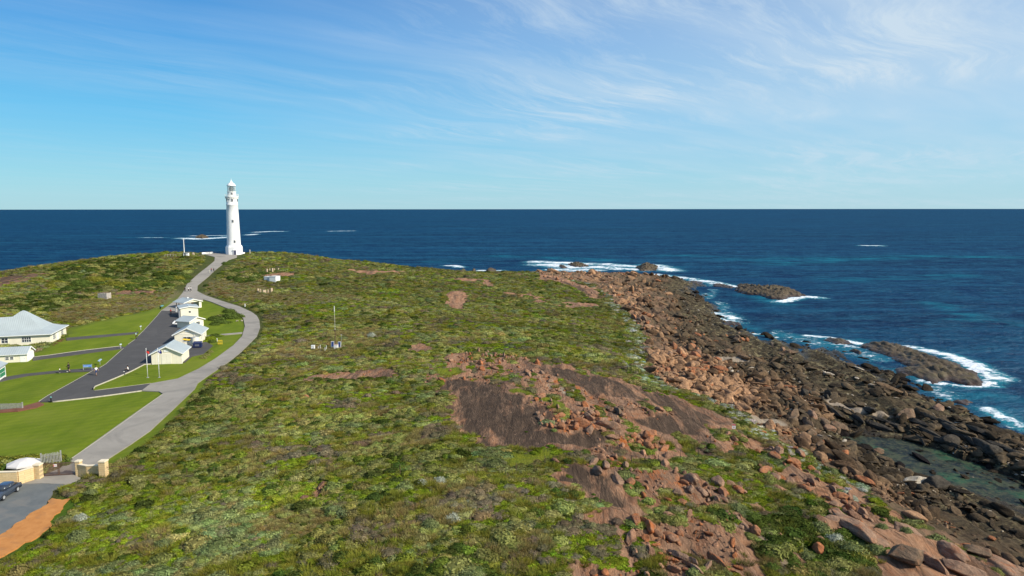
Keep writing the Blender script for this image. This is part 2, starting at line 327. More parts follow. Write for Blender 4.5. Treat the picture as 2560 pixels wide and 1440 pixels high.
# relief: hummocky heath, rounded granite with joints, layered shore rock
def ridg(x, y, s, o=4):
    t = 0; a = 1; n = 0
    for i in range(o):
        v = 1-np.abs(2*vnoise(x, y, s+i*11)-1); t += a*v*v; n += a; a *= .5; x, y = x*2.1+5, y*2.1+2
    return t/n
hum = (fbm(TX*0.09, TY*0.09, 1, 3)-.5)*1.6+(fbm(TX*0.5, TY*0.5, 2, 3)-.5)*0.7
u = TX*0.94-TY*0.10+(fbm(TX*.03, TY*.03, 3)-.5)*14       # across the foliation of the rock
v = TY*0.94+TX*0.10
rr = (ridg(u*0.17, v*0.030, 12)-.45)*1.5+(ridg(u*.55, v*.10, 13, 3)-.45)*1.1+(fbm(u*0.8, v*0.3, 14, 4)-.5)*0.6
gr = (fbm(TX*0.07, TY*0.05, 22, 3)-.5)*1.8+(ridg(u*0.13+2, v*0.045, 24, 4)-.5)*0.75*(1-dark*0.7)+(fbm(u*.8, v*.5, 26, 3)-.5)*0.28*(1-dark*.6)
shore = np.clip((TZ+1.6)/2.2, 0, 1)
TZ = np.where(TY > 505, np.minimum(TZ, -3-(TY-505)*.08), TZ)
base = TZ.copy()
TZ = TZ+hum*veg*0.8+gr*np.clip(rock-coast, 0, 1)*(.9-.5*dark)+mixz*(ridg(TX*.16+3, TY*.07, 91, 3)-.45)*2.0*np.clip(rock+.3, 0, 1)*(1-coast)+rr*coast*shore*1.0
crk = ridg(u*0.30, v*0.11, 41, 3)
TZ -= np.clip(crk-0.72, 0, 1)*3.2*np.clip(rock+coast, 0, 1)*shore*(1-dark*.75)
TZ -= np.clip(paved_s*0.14, 0, .14)
ramp_p = W([(2090,1075),(2250,1097),(2330,1118),(2420,1150),(2500,1182),(2570,1208),(2760,1290),(2760,1380),(2570,1275),(2480,1245),(2400,1215),(2330,1185),(2240,1150),(2150,1115),(2110,1095)], True)
pool = pip(TX, TY, ramp_p); TZ = np.where(pool, np.minimum(TZ, -0.5), TZ)
npool = (segd(TX, TY, np.vstack([ramp_p, ramp_p[:1]])) < 14) & ~pool & (base > -.6) & (TX > 60) & (TX < 125) & (TY < 160)
TZ = np.where(npool, np.maximum(TZ, .25+(fbm(TX*.5, TY*.2, 71, 3)-.4)*.9), TZ)

nx, ny = TX.shape
idx = np.arange(nx*ny).reshape(nx, ny)
F = np.stack([idx[:-1, :-1], idx[1:, :-1], idx[1:, 1:], idx[:-1, 1:]], -1).reshape(-1, 4)

gm, t = new_mat('headland_ground')
A = lambda n: t('ShaderNodeAttribute', attribute_name=n).outputs
co = t('ShaderNodeNewGeometry').outputs['Position']
m1 = A('m1')['Color']; m2 = A('m2')['Color']
rk, dk, cs = t.sep(m1); ms, gn, tn = t.sep(m2)
m3 = A('m3')['Color']; sn, rd, lw = t.sep(m3); tk = A('m3')['Alpha']; px_z = t.sep(co)[2]
n1 = t.noise(co, 0.12, 5, 0.6); n2 = t.noise(co, 1.4, 6, 0.65); n3 = t.noise(co, 7.0, 4, 0.6)
# heath floor
g = t.mix(t.ramp(n1, .35, .65), (0.05, 0.075, 0.012), (0.09, 0.092, 0.025))
g = t.mix(t.ramp(n2, .5, .75), g, (0.12, 0.115, 0.055))
g = t.mix(gn, g, (0.075, 0.135, 0.012)); g = t.mix(tn, g, (0.17, 0.145, 0.07))
g = t.mix(t.ramp(n3, .5, .8), g, t.mix(.5, g, (0.02, 0.03, 0.01)))
# mown lawn
lwn = t.noise(t.mapping(co, scale=(1, 0.35, 1), rot=(0, 0, R(-30))), 0.35, 5, 0.6)
l = t.mix(t.ramp(lwn, .32, .68), (0.100, 0.142, 0.007), (0.155, 0.196, 0.012))
l = t.mix(t.ramp(t.noise(co, 6, 4, .7), .4, .8, 0, .55), l, (0.075, 0.112, 0.012))
l = t.mix(t.ramp(t.math('SINE', t.math('MULTIPLY', t.sep(t.mapping(co, rot=(0, 0, R(-33))))[1], 3.4)), -.3, .3, 0, .16), l, (0.05, 0.09, 0.006)); l = t.mix(t.ramp(t.noise(co, .9, 6, .75), .58, .72, 0, .5), l, (0.16, 0.145, 0.05)); l = t.mix(t.ramp(t.noise(co, .09, 3, .5), .5, .72, 0, .55), l, (0.16, 0.18, 0.025))
g = t.mix(lw, g, l); g = t.mix(ms, g, t.mix(t.ramp(n2, .4, .7), (0.19, 0.20, 0.015), (0.11, 0.15, 0.015)))
# granite
str_ = t.mapping(co, scale=(1.0, 0.18, 1.0), rot=(0, 0, R(6)))
s1 = t.noise(str_, 0.9, 7, 0.68, 0.6); s2 = t.noise(str_, 0.25, 5, 0.6, 0.8)
gr_ = t.mix(t.ramp(s1, .32, .7), (0.20, 0.11, 0.065), (0.47, 0.27, 0.155))
gr_ = t.mix(t.ramp(s2, .45, .60, 0, .8), gr_, (0.085, 0.060, 0.046)); gr_ = t.mix(t.ramp(t.noise(str_, 3.2, 8, .8, .5), .48, .62, 0, .55), gr_, (.50, .30, .19))
gr_ = t.mix(t.math('MULTIPLY', t.ramp(t.noise(t.mapping(co, scale=(1, .4, 1)), .5, 7, .75), .47, .60), t.math('ADD', t.math('MULTIPLY', rd, .85), .22)), gr_, (0.44, 0.135, 0.035))
dkc = t.mix(t.ramp(s1, .35, .72), (0.050, 0.034, 0.024), (0.140, 0.092, 0.060))
dkc = t.mix(t.ramp(t.noise(str_, 1.9, 8, .75, 1.0), .55, .66, 0, .75), dkc, (0.27, 0.175, 0.115))
dkf = t.math('MULTIPLY', t.ramp(dk, .3, .7), t.ramp(t.noise(str_, .35, 7, .72, .7), .36, .50))
gr_ = t.mix(dkf, gr_, dkc)
vor = t('ShaderNodeTexVoronoi', {'Vector': t.mapping(co, scale=(1, .3, 1), rot=(0, 0, R(6))), 'Scale': 0.32, 'Randomness': 1.0}, feature='DISTANCE_TO_EDGE').outputs['Distance']
gr_ = t.mix(t.ramp(vor, 0.0, 0.03, 0.6, 0.0), gr_, (0.05, 0.035, 0.025))
# shore rock: darker and browner, wet black near the water
cr = t.mix(t.ramp(s1, .35, .68), (0.070, 0.052, 0.033), (0.24, 0.165, 0.095))
cr = t.mix(t.ramp(s2, .46, .62), cr, (0.30, 0.175, 0.105))
hz = t.ramp(t.math('ADD', px_z, t.math('MULTIPLY', t.math('SUBTRACT', n1, .5), 2.5)), 1.8, 5.0)
cr = t.mix(hz, t.mix(t.ramp(n2, .4, .7), (0.035, 0.028, 0.019), (0.125, 0.095, 0.050)), cr)
cr = t.mix(t.math('MULTIPLY', t.ramp(t.noise(co, .5, 5, .7), .52, .66), t.ramp(px_z, 2.6, 1.2)), cr, (0.30, 0.25, 0.13))
cr = t.mix(t.ramp(px_z, 0.5, 0.1), cr, (0.035, 0.028, 0.02))
c = t.mix(t.ramp(t.math('ADD', rk, t.math('MULTIPLY', t.math('SUBTRACT', n3, .5), .5)), .42, .58), g, gr_)
c = t.mix(t.ramp(t.math('ADD', cs, t.math('MULTIPLY', t.math('SUBTRACT', n2, .5), .6)), .35, .6), c, cr)
c = t.mix(t.ramp(sn, .3, .7), c, t.mix(t.ramp(n3, .3, .7), (0.30, 0.235, 0.165), (0.42, 0.34, 0.25)))
c = t.mix(t.ramp(tk, .3, .7), c, t.mix(n3, (0.22, 0.16, 0.10), (0.33, 0.25, 0.17)))
hb = t.math('ADD', t.math('MULTIPLY', s1, .9), t.math('MULTIPLY', t.noise(str_, 4.0, 6, .75), .6))
nr = bump(t, hb, t.ramp(lw, 0, 1, 1.0, 0.1), 0.8)
finish(t, c, t.ramp(px_z, .2, .9, .35, .95), nr, 0.1)
gme = raw_mesh('headland', np.stack([TX, TY, TZ], -1).reshape(-1, 3), F, gm, True)
one = np.ones(TX.size)
attr(gme, 'm1', np.stack([rock.ravel(), dark.ravel(), coast.ravel(), one], 1), 'FLOAT_COLOR')
attr(gme, 'm2', np.stack([moss.ravel(), green.ravel(), tan.ravel(), one], 1), 'FLOAT_COLOR')
attr(gme, 'm3', np.stack([sand.ravel(), red.ravel(), lawn.ravel(), np.clip(trk, 0, 1).ravel()], 1), 'FLOAT_COLOR')
tag(link('headland_ground', gme), kind='structure')
# fast lookup of the finished surface
def _interp(G, x, y):
    i = np.clip(np.searchsorted(AX, x)-1, 0, nx-2); j = np.clip(np.searchsorted(AY, y)-1, 0, ny-2)
    a = np.clip((x-AX[i])/(AX[i+1]-AX[i]), 0, 1); b = np.clip((y-AY[j])/(AY[j+1]-AY[j]), 0, 1)
    return (G[i, j]*(1-a)+G[i+1, j]*a)*(1-b)+(G[i, j+1]*(1-a)+G[i+1, j+1]*a)*b
def HS(x, y): return _interp(TZ, np.asarray(x, float), np.asarray(y, float))
def G3(px, py, sea=False):
    p = P(px, py, sea); z = float(HS(p.x, p.y)); return Vector((p.x, p.y, max(z, 0) if sea else z))

# ------------------------------------------------------------------ sheets draped on the ground
def drape(name, poly, off, m, step=1.5, skirt=0.3, ragged=0.0):
    wp = W(poly) if not isinstance(poly, np.ndarray) else poly
    if ragged: step = .5
    bd = []
    for i in range(len(wp)):
        a, b = wp[i], wp[(i+1) % len(wp)]; n = max(1, int(np.hypot(*(b-a))/step))
        bd += [a+(b-a)*k/n for k in range(n)]
    bd = np.array(bd); n = len(bd)
    if ragged: bd = bd+np.stack([fbm(bd[:, 0]*.5, bd[:, 1]*.5, 301, 5, .75)-.5, fbm(bd[:, 0]*.5, bd[:, 1]*.5, 303, 5, .75)-.5], 1)*ragged
    gx, gy = np.meshgrid(np.arange(wp[:, 0].min(), wp[:, 0].max(), step), np.arange(wp[:, 1].min(), wp[:, 1].max(), step), indexing='ij')
    k = pip(gx, gy, wp) & (segd(gx, gy, np.vstack([wp, wp[:1]])) > step*0.5+ragged*.5)
    ptsv = [Vector(q) for q in bd]+[Vector((a, b)) for a, b in zip(gx[k], gy[k])]
    vs, es, fs, *_ = geometry.delaunay_2d_cdt(ptsv, [(i, (i+1) % n) for i in range(n)], [], 1, 1e-5)
    V = [(q.x, q.y) for q in vs]; z = H0(np.array([q[0] for q in V]), np.array([q[1] for q in V]))+off
    bm = bmesh.new(); bv = [bm.verts.new((q[0], q[1], zz_)) for q, zz_ in zip(V, z)]
    for f in fs:
        try: bm.faces.new([bv[i] for i in f])
        except ValueError: pass
    bmesh.ops.recalc_face_normals(bm, faces=bm.faces)
    if sum(f.normal.z for f in bm.faces) < 0: bmesh.ops.reverse_faces(bm, faces=bm.faces)
    ed = [e for e in bm.edges if e.is_boundary]
    ex = bmesh.ops.extrude_edge_only(bm, edges=ed)
    for q in ex['geom']:
        if isinstance(q, bmesh.types.BMVert): q.co.z -= skirt
    me = bpy.data.meshes.new(name); bm.to_mesh(me); bm.free(); me.materials.append(m)
    return tag(link(name, me), kind='structure')
def road_mat(name, c1, c2, c3, sc=0.5):
    m, t = new_mat(name); co = t('ShaderNodeNewGeometry').outputs['Position']
    c = t.mix(t.ramp(t.noise(co, sc, 6, .65), .3, .7), c1, c2)
    c = t.mix(t.ramp(t.noise(co, sc*.25, 4, .6, 1.5), .50, .68, 0, .8), c, c3); c = t.mix(t.ramp(t.noise(t.mapping(co, scale=(1,.5,1), rot=(0,0,R(-40))), 1.2, 6, .75), .62, .70, 0, .45), c, tuple(x*.45 for x in c1))
    n = t.noise(co, 14, 3, .8); c = t.mix(t.ramp(n, .3, .8, 0, .25), c, tuple(x*.55 for x in c1))
    finish(t, c, .9, bump(t, n, .25, .03), .25); return m
asph_m = road_mat('dark_asphalt', (0.070, 0.066, 0.062), (0.084, 0.079, 0.075), (0.098, 0.092, 0.086))
conc_m = road_mat('worn_concrete', (0.27, 0.245, 0.205), (0.33, 0.30, 0.255), (0.20, 0.185, 0.16), .35)
grav_m = road_mat('grey_gravel', (0.115, 0.125, 0.125), (0.15, 0.16, 0.155), (0.19, 0.18, 0.16), .8)
sand_m = road_mat('orange_grit', (0.42, 0.17, 0.045), (0.56, 0.25, 0.075), (0.30, 0.15, 0.065), .9)
bark_m = road_mat('red_bark', (0.16, 0.065, 0.04), (0.20, 0.085, 0.05), (0.12, 0.05, 0.03), 1.2)
drape('concrete_road', ROAD, 0.045, conc_m)
drape('asphalt_yard', ASPH, 0.05, asph_m)
drape('gravel_driveway', GRAVEL, 0.05, grav_m, ragged=1.6)
drape('concrete_apron', APRON, 0.056, conc_m)
drape('orange_sand_verge', SAND, 0.035, sand_m, ragged=2.0)
drape('concrete_path', CONC_PATH, 0.04, conc_m, 0.8)
drape('bark_path', BROWN_PATH, 0.04, bark_m, 0.8)
for i, p in enumerate(PATHS['footpath']): drape('footpath', p, 0.04, asph_m, 0.8)
kerb_m = M('kerb_stone', (0.40, 0.37, 0.28), .85, .2, 2)
def strip(name, line, wdt, hgt, m, kind='structure', off=0.0, pixels=True, closed=False):
    L = W(line) if pixels else np.array(line)
    q = []
    for a, b in zip(L[:-1], L[1:]):
        n = max(1, int(np.hypot(*(b-a))/1.0)); q += [a+(b-a)*k/n for k in range(n)]
    q.append(L[-1]); q = np.array(q); d = np.gradient(q, axis=0); d /= np.maximum(np.linalg.norm(d, axis=1, keepdims=True), 1e-6)
    nn = np.stack([-d[:, 1], d[:, 0]], 1)*wdt/2; z = H0(q[:, 0], q[:, 1])+off
    V = []
    for k in range(len(q)):
        a = q[k]+nn[k]; b = q[k]-nn[k]
        V += [(a[0], a[1], z[k]-.25), (a[0], a[1], z[k]+hgt), (b[0], b[1], z[k]+hgt), (b[0], b[1], z[k]-.25)]
    Fc = [(4*k+i, 4*k+4+i, 4*k+5+i, 4*k+1+i) for k in range(len(q)-1) for i in range(3)]+[(0, 1, 2, 3), (len(V)-1, len(V)-2, len(V)-3, len(V)-4)]
    me = raw_mesh(name, V, Fc, m); o = link(name, me)
    if kind: o['kind'] = kind
    return o
for ln in ([(97,1003),(120,988),(233,925)], [(249,919),(264,910),(309,870)], [(320,860.5),(337,848)], [(346,838),(358,827),(392,790),(405,774)],
           [(379,909),(361,910),(328,927),(237,965),(232,973)], [(236,976),(377,958)], [(131,1003.5),(232,992.5),(354,976)], [(82,891.5),(120,887.5),(303,864.5)],
           [(407,984.5),(330,1040),(250,1097),(174,1149)]):
    strip('kerb', ln, .11, .08, kerb_m)

# ------------------------------------------------------------------ sea
SXA = np.concatenate([-_axis(520, 90000, lambda x: 4+(x-520)*.12)[::-1][:-1], np.arange(-520, 40, 4.0), np.arange(40, 300, 1.6), _axis(300, 90000, lambda x: 2.5+(x-300)*.035)])
SYA = np.concatenate([_axis(40, 560, lambda y: 1.2+max(0, y-150)*.006), _axis(565, 4000, lambda y: 4+(y-565)*.012), _axis(4050, 150000, lambda y: 60+(y-4000)*.15)])
SX, SY = np.meshgrid(SXA, SYA, indexing='ij')
inr = (SY < 900) & (np.abs(SX) < 700)
def fline(px, wd):
    L = W(px, True); return np.exp(-(segd(SX, SY, L)/wd)**2)
foam = np.zeros(SX.shape)
for ln, wd in (([(462,595),(500,597),(560,593)],14),([(480,589),(560,588)],8),([(560,590),(580,590)],6),([(310,593),(460,594)],3),([(640,580),(680,578),(706,578)],11),([(620,587),(637,585)],9),([(828,577.5),(880,577)],9),([(2155,614.5),(2200,615)],7),
        ([(1115,664),(1135,664),(1150,668)],4),([(1118,677),(1160,681),(1200,680)],7),([(1200,676),(1250,676)],4),([(1343,655),(1400,657),(1475,660)],10),([(1365,662),(1440,668),(1505,668)],14),([(1390,675),(1480,676)],9),
        ([(1520,661),(1560,665),(1600,668)],8),([(1545,672),(1600,675)],9),([(1630,663),(1650,670),(1676,677)],9),([(1643,687),(1700,695),(1740,700),(1790,709),(1838,718)],5.5),([(1690,700),(1760,706)],3),([(1870,716),(1900,720)],3),
        ([(1950,754),(1975,748),(2010,742),(2050,745)],3.6),([(1960,752),(1990,745)],4),([(1752,778),(1790,785),(1826,795)],4),([(1770,786),(1800,800),(1830,803)],3),([(1875,833),(1910,838),(1940,845)],1.3),
        ([(2022,840),(2070,846),(2100,852),(2150,860)],2.2),([(2080,862),(2140,868)],1.2),([(2270,868),(2330,880),(2380,892),(2430,910),(2470,930),(2505,948)],2.9),([(2440,930),(2490,955)],2.4),([(2480,958),(2420,966)],1.6),([(2400,905),(2460,935),(2480,955)],2.2),([(2420,962),(2500,966)],1.2),([(2350,958),(2400,965)],1),
        ([(2465,1025),(2520,1050),(2562,1075)],1.8),([(2290,952),(2360,962)],.5)):
    foam = np.maximum(foam, fline(ln, wd))
hb_ = H(SX, SY); wash = np.exp(-((hb_+.75)/.55)**2)*(fbm(SX*.10, SY*.07, 401, 3) > .50)*(SX > 50)*(SY > 100)*(SY < 520)*.36*(SX < 300)
foam = np.maximum(foam, wash*(segd(SX, SY, np.vstack([ramp_p, ramp_p[:1]])) > 9)*~pip(SX, SY, ramp_p)*.9)
turq = np.zeros(SX.shape)
for ln, wd in (([(1440,670),(1540,665),(1640,668)],20),([(1090,655),(1160,650)],12),([(1700,640),(1900,650),(2100,645)],22),([(1870,740),(1960,760)],8),([(2350,1000),(2440,985),(2560,1000)],5),([(2480,1030),(2560,1045)],6),([(2420,800),(2560,815)],7),([(2340,760),(2420,790)],6),
        ([(2300,975),(2400,1000)],2.5),([(300,593),(560,592)],9),([(2100,700),(2400,690)],12),([(1950,660),(2300,640),(2560,645)],18),([(2150,850),(2260,880)],3),([(1780,790),(1900,835)],5),([(1250,640),(1500,650)],16)):
    turq = np.maximum(turq, fline(ln, wd)*.85)
_rc = ramp_p.mean(0); poolm = pip(SX, SY, _rc+(ramp_p-_rc)*1.08).astype(float)+0*SX; poolm = np.maximum(poolm, ((segd(SX, SY, np.vstack([ramp_p, ramp_p[:1]])) < 5)).astype(float))
SZ = (fbm(SX*.05, SY*.11, 61, 4)-.5)*1.0*inr*(1-poolm)+(fbm(SX*.4, SY*.6, 63, 3)-.5)*.35*(SY < 400)*(1-poolm)*inr+foam*fbm(SX*.6, SY*.6, 65, 3)*.7*inr-.1*inr
SZ = np.where(poolm > 0, 0.0, SZ)
n1_, n2_ = SX.shape; idx = np.arange(n1_*n2_).reshape(n1_, n2_)
F2 = np.stack([idx[:-1, :-1], idx[1:, :-1], idx[1:, 1:], idx[:-1, 1:]], -1).reshape(-1, 4)
sm, t = new_mat('sea_water'); co = t('ShaderNodeNewGeometry').outputs['Position']
fo = t('ShaderNodeAttribute', attribute_name='foam').outputs['Fac']; tq = t('ShaderNodeAttribute', attribute_name='turq').outputs['Fac']; pm = t('ShaderNodeAttribute', attribute_name='pool').outputs['Fac']
wm = t.mapping(co, scale=(.45, 1, 1), rot=(0, 0, R(8)))
w1 = t.noise(wm, .012, 5, .6, .4); w2 = t.noise(wm, .09, 6, .66); w3 = t.noise(wm, .8, 5, .7); wL = t.noise(wm, .0018, 4, .6); sw = t.noise(t.mapping(co, scale=(.10, 1, 1), rot=(0, 0, R(5))), .030, 6, .62)
c = t.mix(t.ramp(w1, .35, .66), (0.003, 0.028, 0.080), (0.007, 0.065, 0.135))
c = t.mix(t.ramp(sw, .40, .60, .85, 0), c, (0.002, 0.014, 0.050)); c = t.mix(t.ramp(sw, .52, .70, 0, .65), c, (0.012, 0.085, 0.165)); c = t.mix(t.ramp(wL, .4, .62, 0, .5), c, (0.003, 0.036, 0.105))
c = t.mix(t.ramp(w2, .42, .70, 0, .8), c, (0.016, 0.105, 0.175))
c = t.mix(t.ramp(w3, .48, .72, 0, .45), c, (0.050, 0.135, 0.21)); c = t.mix(t.ramp(t.noise(wm, .35, 5, .75), .52, .38, 0, .6), c, (0.002, 0.012, 0.042))
c = t.mix(t.math('MULTIPLY', t.math('MULTIPLY', tq, t.ramp(w2, .36, .60)), t.ramp(t.noise(wm, .03, 5, .7), .40, .58, .15, 1)), c, (0.010, 0.17, 0.24))
p2 = t.noise(co, .35, 6, .65, .8); pc = t.mix(t.ramp(p2, .40, .62), (0.008, 0.016, 0.020), (0.050, 0.062, 0.036)); pc = t.mix(t.ramp(t.noise(co, .12, 3, .5), .54, .66, 0, .55), pc, (0.025, 0.11, 0.05))
pc = t.mix(t.ramp(t.noise(co, 1.6, 6, .75), .48, .66, 0, .7), pc, (0.11, 0.095, 0.055)); pc = t.mix(t.ramp(t.noise(co, .5, 5, .7), .46, .40, 0, .8), pc, (0.010, 0.012, 0.010))
c = t.mix(pm, c, pc)
fn = t.noise(t.mapping(co, scale=(.6, 1, 1)), .55, 7, .72, .5)
ff = t.ramp(t.math('ADD', t.math('MULTIPLY', fo, t.ramp(t.noise(co, .10, 3, .6), .38, .56, .45, 1.2)), t.math('MULTIPLY', t.math('MULTIPLY', t.math('SUBTRACT', fn, .5), t.ramp(fo, .02, .15)), 3.4)), .40, .80)
wc = t.math('MULTIPLY', t.ramp(t.noise(wm, .35, 8, .78), .69, .73), t.ramp(w1, .5, .65)); ff = t.math('MAXIMUM', ff, t.math('MULTIPLY', wc, t.math('SUBTRACT', 1, pm)))
c = t.mix(ff, t.mix(t.ramp(fo, .05, .5, 0, .7), c, (0.02, 0.24, 0.30)), (0.80, 0.84, 0.86))
bh = t.math('ADD', t.math('ADD', t.math('MULTIPLY', w2, 5.0), w3), t.math('MULTIPLY', t.noise(wm, 4.0, 3, .6), .25))
nr = bump(t, bh, t.ramp(pm, 0, 1, .9, .06), .9)
dif = t('ShaderNodeBsdfDiffuse', {'Color': c, 'Normal': nr}); gl = t('ShaderNodeBsdfGlossy', {'Roughness': .28, 'Normal': nr, 'Color': (.75, .85, 1, 1)})
ms_ = t('ShaderNodeMixShader', {0: t.ramp(ff, 0, 1, .03, 0), 1: dif.outputs[0], 2: gl.outputs[0]})
t('ShaderNodeOutputMaterial', {'Surface': ms_.outputs[0]})
sme = raw_mesh('sea', np.stack([SX, SY, SZ], -1).reshape(-1, 3), F2, sm, True)
attr(sme, 'foam', foam.ravel().astype(np.float32)); attr(sme, 'turq', turq.ravel().astype(np.float32)); attr(sme, 'pool', poolm.ravel().astype(np.float32))
tag(link('sea', sme), kind='structure')
# ------------------------------------------------------------------ plant and rock shapes
def leafy(n, size, flat=0.7, lump=0.35, seed=1, twig=False, blades=False):
    """crown of leaf clumps over an uneven dome, radius about 1, with a rough inner mass"""
    r = np.random.default_rng(seed); V = []; F = []; L = []
    az = r.uniform(0, 6.283, n); el = np.arcsin(r.uniform(-0.05, 1, n))
    lum = 1-lump+lump*2*fbm(np.cos(az)*1.6*np.cos(el)+5+seed, np.sin(az)*1.6*np.cos(el)+np.sin(el)*1.3+seed, seed, 3)
    rad = lum*r.uniform(.82, 1.06, n)
    c = np.stack([np.cos(az)*np.cos(el), np.sin(az)*np.cos(el), np.sin(el)], 1)
    nrm = c+r.normal(0, .45, (n, 3)); nrm /= np.linalg.norm(nrm, axis=1, keepdims=True)
    p = c*rad[:, None]*np.array([1, 1, flat])
    t1 = np.cross(nrm, r.normal(0, 1, (n, 3))); t1 /= np.linalg.norm(t1, axis=1, keepdims=True); t2 = np.cross(nrm, t1)
    s = size*r.uniform(.6, 1.4, n)[:, None]; k = 0.45
    q = np.stack([p-t1*s, p+t2*s*k, p+t1*s, p-t2*s*k], 1)
    if blades:
        up = c*0.55+np.array([0, 0, .8])+r.normal(0, .25, (n, 3)); b0 = p*np.array([.55, .55, .05]); sd_ = t1*size*.28
        q = np.stack([b0-sd_, b0+sd_, b0+up*rad[:, None]*flat*1.3+sd_*.2, b0+up*rad[:, None]*flat*1.3-sd_*.2], 1)
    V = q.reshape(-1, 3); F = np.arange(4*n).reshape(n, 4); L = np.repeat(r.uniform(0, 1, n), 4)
    if not blades:
        m, k2 = 9, 4; cv = []; cf = []
        for j in range(k2+1):
            e = j/k2*1.4
            for i in range(m):
                a = i/m*6.283; l = 1-lump+lump*2*fbm(np.array([math.cos(a)*1.6*math.cos(e)+5+seed]), np.array([math.sin(a)*1.6*math.cos(e)+math.sin(e)*1.3+seed]), seed, 3)[0]
                cv.append((math.cos(a)*math.cos(e)*l*.84, math.sin(a)*math.cos(e)*l*.84, math.sin(e)*l*.84*flat-.05*(j == 0)))
        for j in range(k2):
            for i in range(m): cf.append((j*m+i, j*m+(i+1) % m, (j+1)*m+(i+1) % m, (j+1)*m+i))
        cf.append((k2*m, k2*m+2, k2*m+4, k2*m+6))
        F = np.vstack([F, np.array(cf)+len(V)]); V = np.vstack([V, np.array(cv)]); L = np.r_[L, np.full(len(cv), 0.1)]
    return V, F, L
def leaf_mat(name, inst=True, col=(.1, .15, .05)):
    m, t = new_mat(name); lv = t('ShaderNodeAttribute', attribute_name='lv').outputs['Fac']
    if inst: base = t('ShaderNodeAttribute', attribute_name='col', attribute_type='INSTANCER').outputs['Color']
    else: base = t.mix(0, col, col)
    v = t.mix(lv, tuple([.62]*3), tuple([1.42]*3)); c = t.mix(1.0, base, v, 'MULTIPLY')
    d = t('ShaderNodeBsdfDiffuse', {'Color': c}); tr = t('ShaderNodeBsdfTranslucent', {'Color': c})
    s = t('ShaderNodeMixShader', {0: .22, 1: d.outputs[0], 2: tr.outputs[0]}); t('ShaderNodeOutputMaterial', {'Surface': s.outputs[0]})
    return m
leaf_i = leaf_mat('heath_leaves')
def rock_mesh(seed, cuts=9, sub=3, rough=.10, ang=0.72):
    bm = bmesh.new(); bmesh.ops.create_icosphere(bm, subdivisions=sub, radius=1.0)
    r = np.random.default_rng(seed); P_ = np.array([v.co[:] for v in bm.verts]); Fc = np.array([[v.index for v in f.verts] for f in bm.faces]); bm.free()
    for _ in range(cuts):
        nrm = r.normal(0, 1, 3); nrm /= np.linalg.norm(nrm); d = r.uniform(ang-.12, ang+.16); k = P_@nrm-d
        P_ -= np.clip(k, 0, None)[:, None]*nrm*.93
    a = P_[:, 0]*1.7+P_[:, 2]*2.1+seed; b = P_[:, 1]*1.9-P_[:, 2]*1.3+seed*2
    P_ *= (1+(fbm(a, b, seed, 4)-.5)*rough*3)[:, None]
    return P_, Fc
def rock_mat(name, inst=True, c1=(.46, .26, .165), c2=(.22, .125, .085), lich=.25):
    m, t = new_mat(name); co = t('ShaderNodeNewGeometry').outputs['Position']
    n = t.noise(t.mapping(co, scale=(1, .45, 1.6)), 1.3, 7, .7, .4); n2 = t.noise(co, 6, 4, .7)
    if inst:
        b = t('ShaderNodeAttribute', attribute_name='col', attribute_type='INSTANCER').outputs['Color']
        c = t.mix(t.ramp(n, .35, .68), t.mix(1, b, (.45, .42, .42), 'MULTIPLY'), t.mix(1, b, (1.25, 1.2, 1.15), 'MULTIPLY'))
    else:
        c = t.mix(t.ramp(n, .35, .66), c2, c1); c = t.mix(t.ramp(t.noise(co, .7, 5, .7), .52, .62, 0, lich*2), c, (.42, .13, .04))
        c = t.mix(t.ramp(n2, .45, .75, 0, .35), c, tuple(x*.3 for x in c1))
    finish(t, c, .92, bump(t, t.math('ADD', n, t.math('MULTIPLY', n2, .4)), 1.0, .45), .12); return m
rock_i = rock_mat('shore_rubble_stone')
def scatter(name, protos, pos, rot, scl, idx, col):
    c = bpy.data.collections.new(name+'_shapes')
    for k, me in enumerate(protos):
        o = bpy.data.objects.new('%s_shape_%s' % (name, 'abcdefghij'[k]), me); c.objects.link(o)
    me = bpy.data.meshes.new(name); me.vertices.add(len(pos)); me.vertices.foreach_set('co', pos.astype(np.float32).ravel())
    attr(me, 'rot', rot.astype(np.float32), 'FLOAT_VECTOR'); attr(me, 'scl', scl.astype(np.float32), 'FLOAT_VECTOR')
    attr(me, 'pick', idx.astype(np.int32), 'INT'); attr(me, 'col', np.c_[col, np.ones(len(col))].astype(np.float32), 'FLOAT_COLOR')
    o = link(name, me); ng = bpy.data.node_groups.new(name, 'GeometryNodeTree')
    ng.interface.new_socket('Geometry', in_out='INPUT', socket_type='NodeSocketGeometry'); ng.interface.new_socket('Geometry', in_out='OUTPUT', socket_type='NodeSocketGeometry')
    g = NT(ng); gi = g('NodeGroupInput'); go = g('NodeGroupOutput')
    na = lambda n, ty: g('GeometryNodeInputNamedAttribute', {'Name': n}, data_type=ty).outputs['Attribute']
    ci = g('GeometryNodeCollectionInfo', {'Collection': c, 'Separate Children': True, 'Reset Children': True})
    io = g('GeometryNodeInstanceOnPoints', {'Points': gi.outputs[0], 'Instance': ci.outputs[0], 'Pick Instance': True, 'Instance Index': na('pick', 'INT'),
           'Rotation': na('rot', 'FLOAT_VECTOR'), 'Scale': na('scl', 'FLOAT_VECTOR')})
    g.l.new(io.outputs[0], go.inputs[0])
    md = o.modifiers.new('scatter', 'NODES'); md.node_group = ng
    return o
def leaf_me(name, m, **k):
    V, F, L = leafy(**k); me = raw_mesh(name, V, F, m); attr(me, 'lv', L.astype(np.float32)); return me
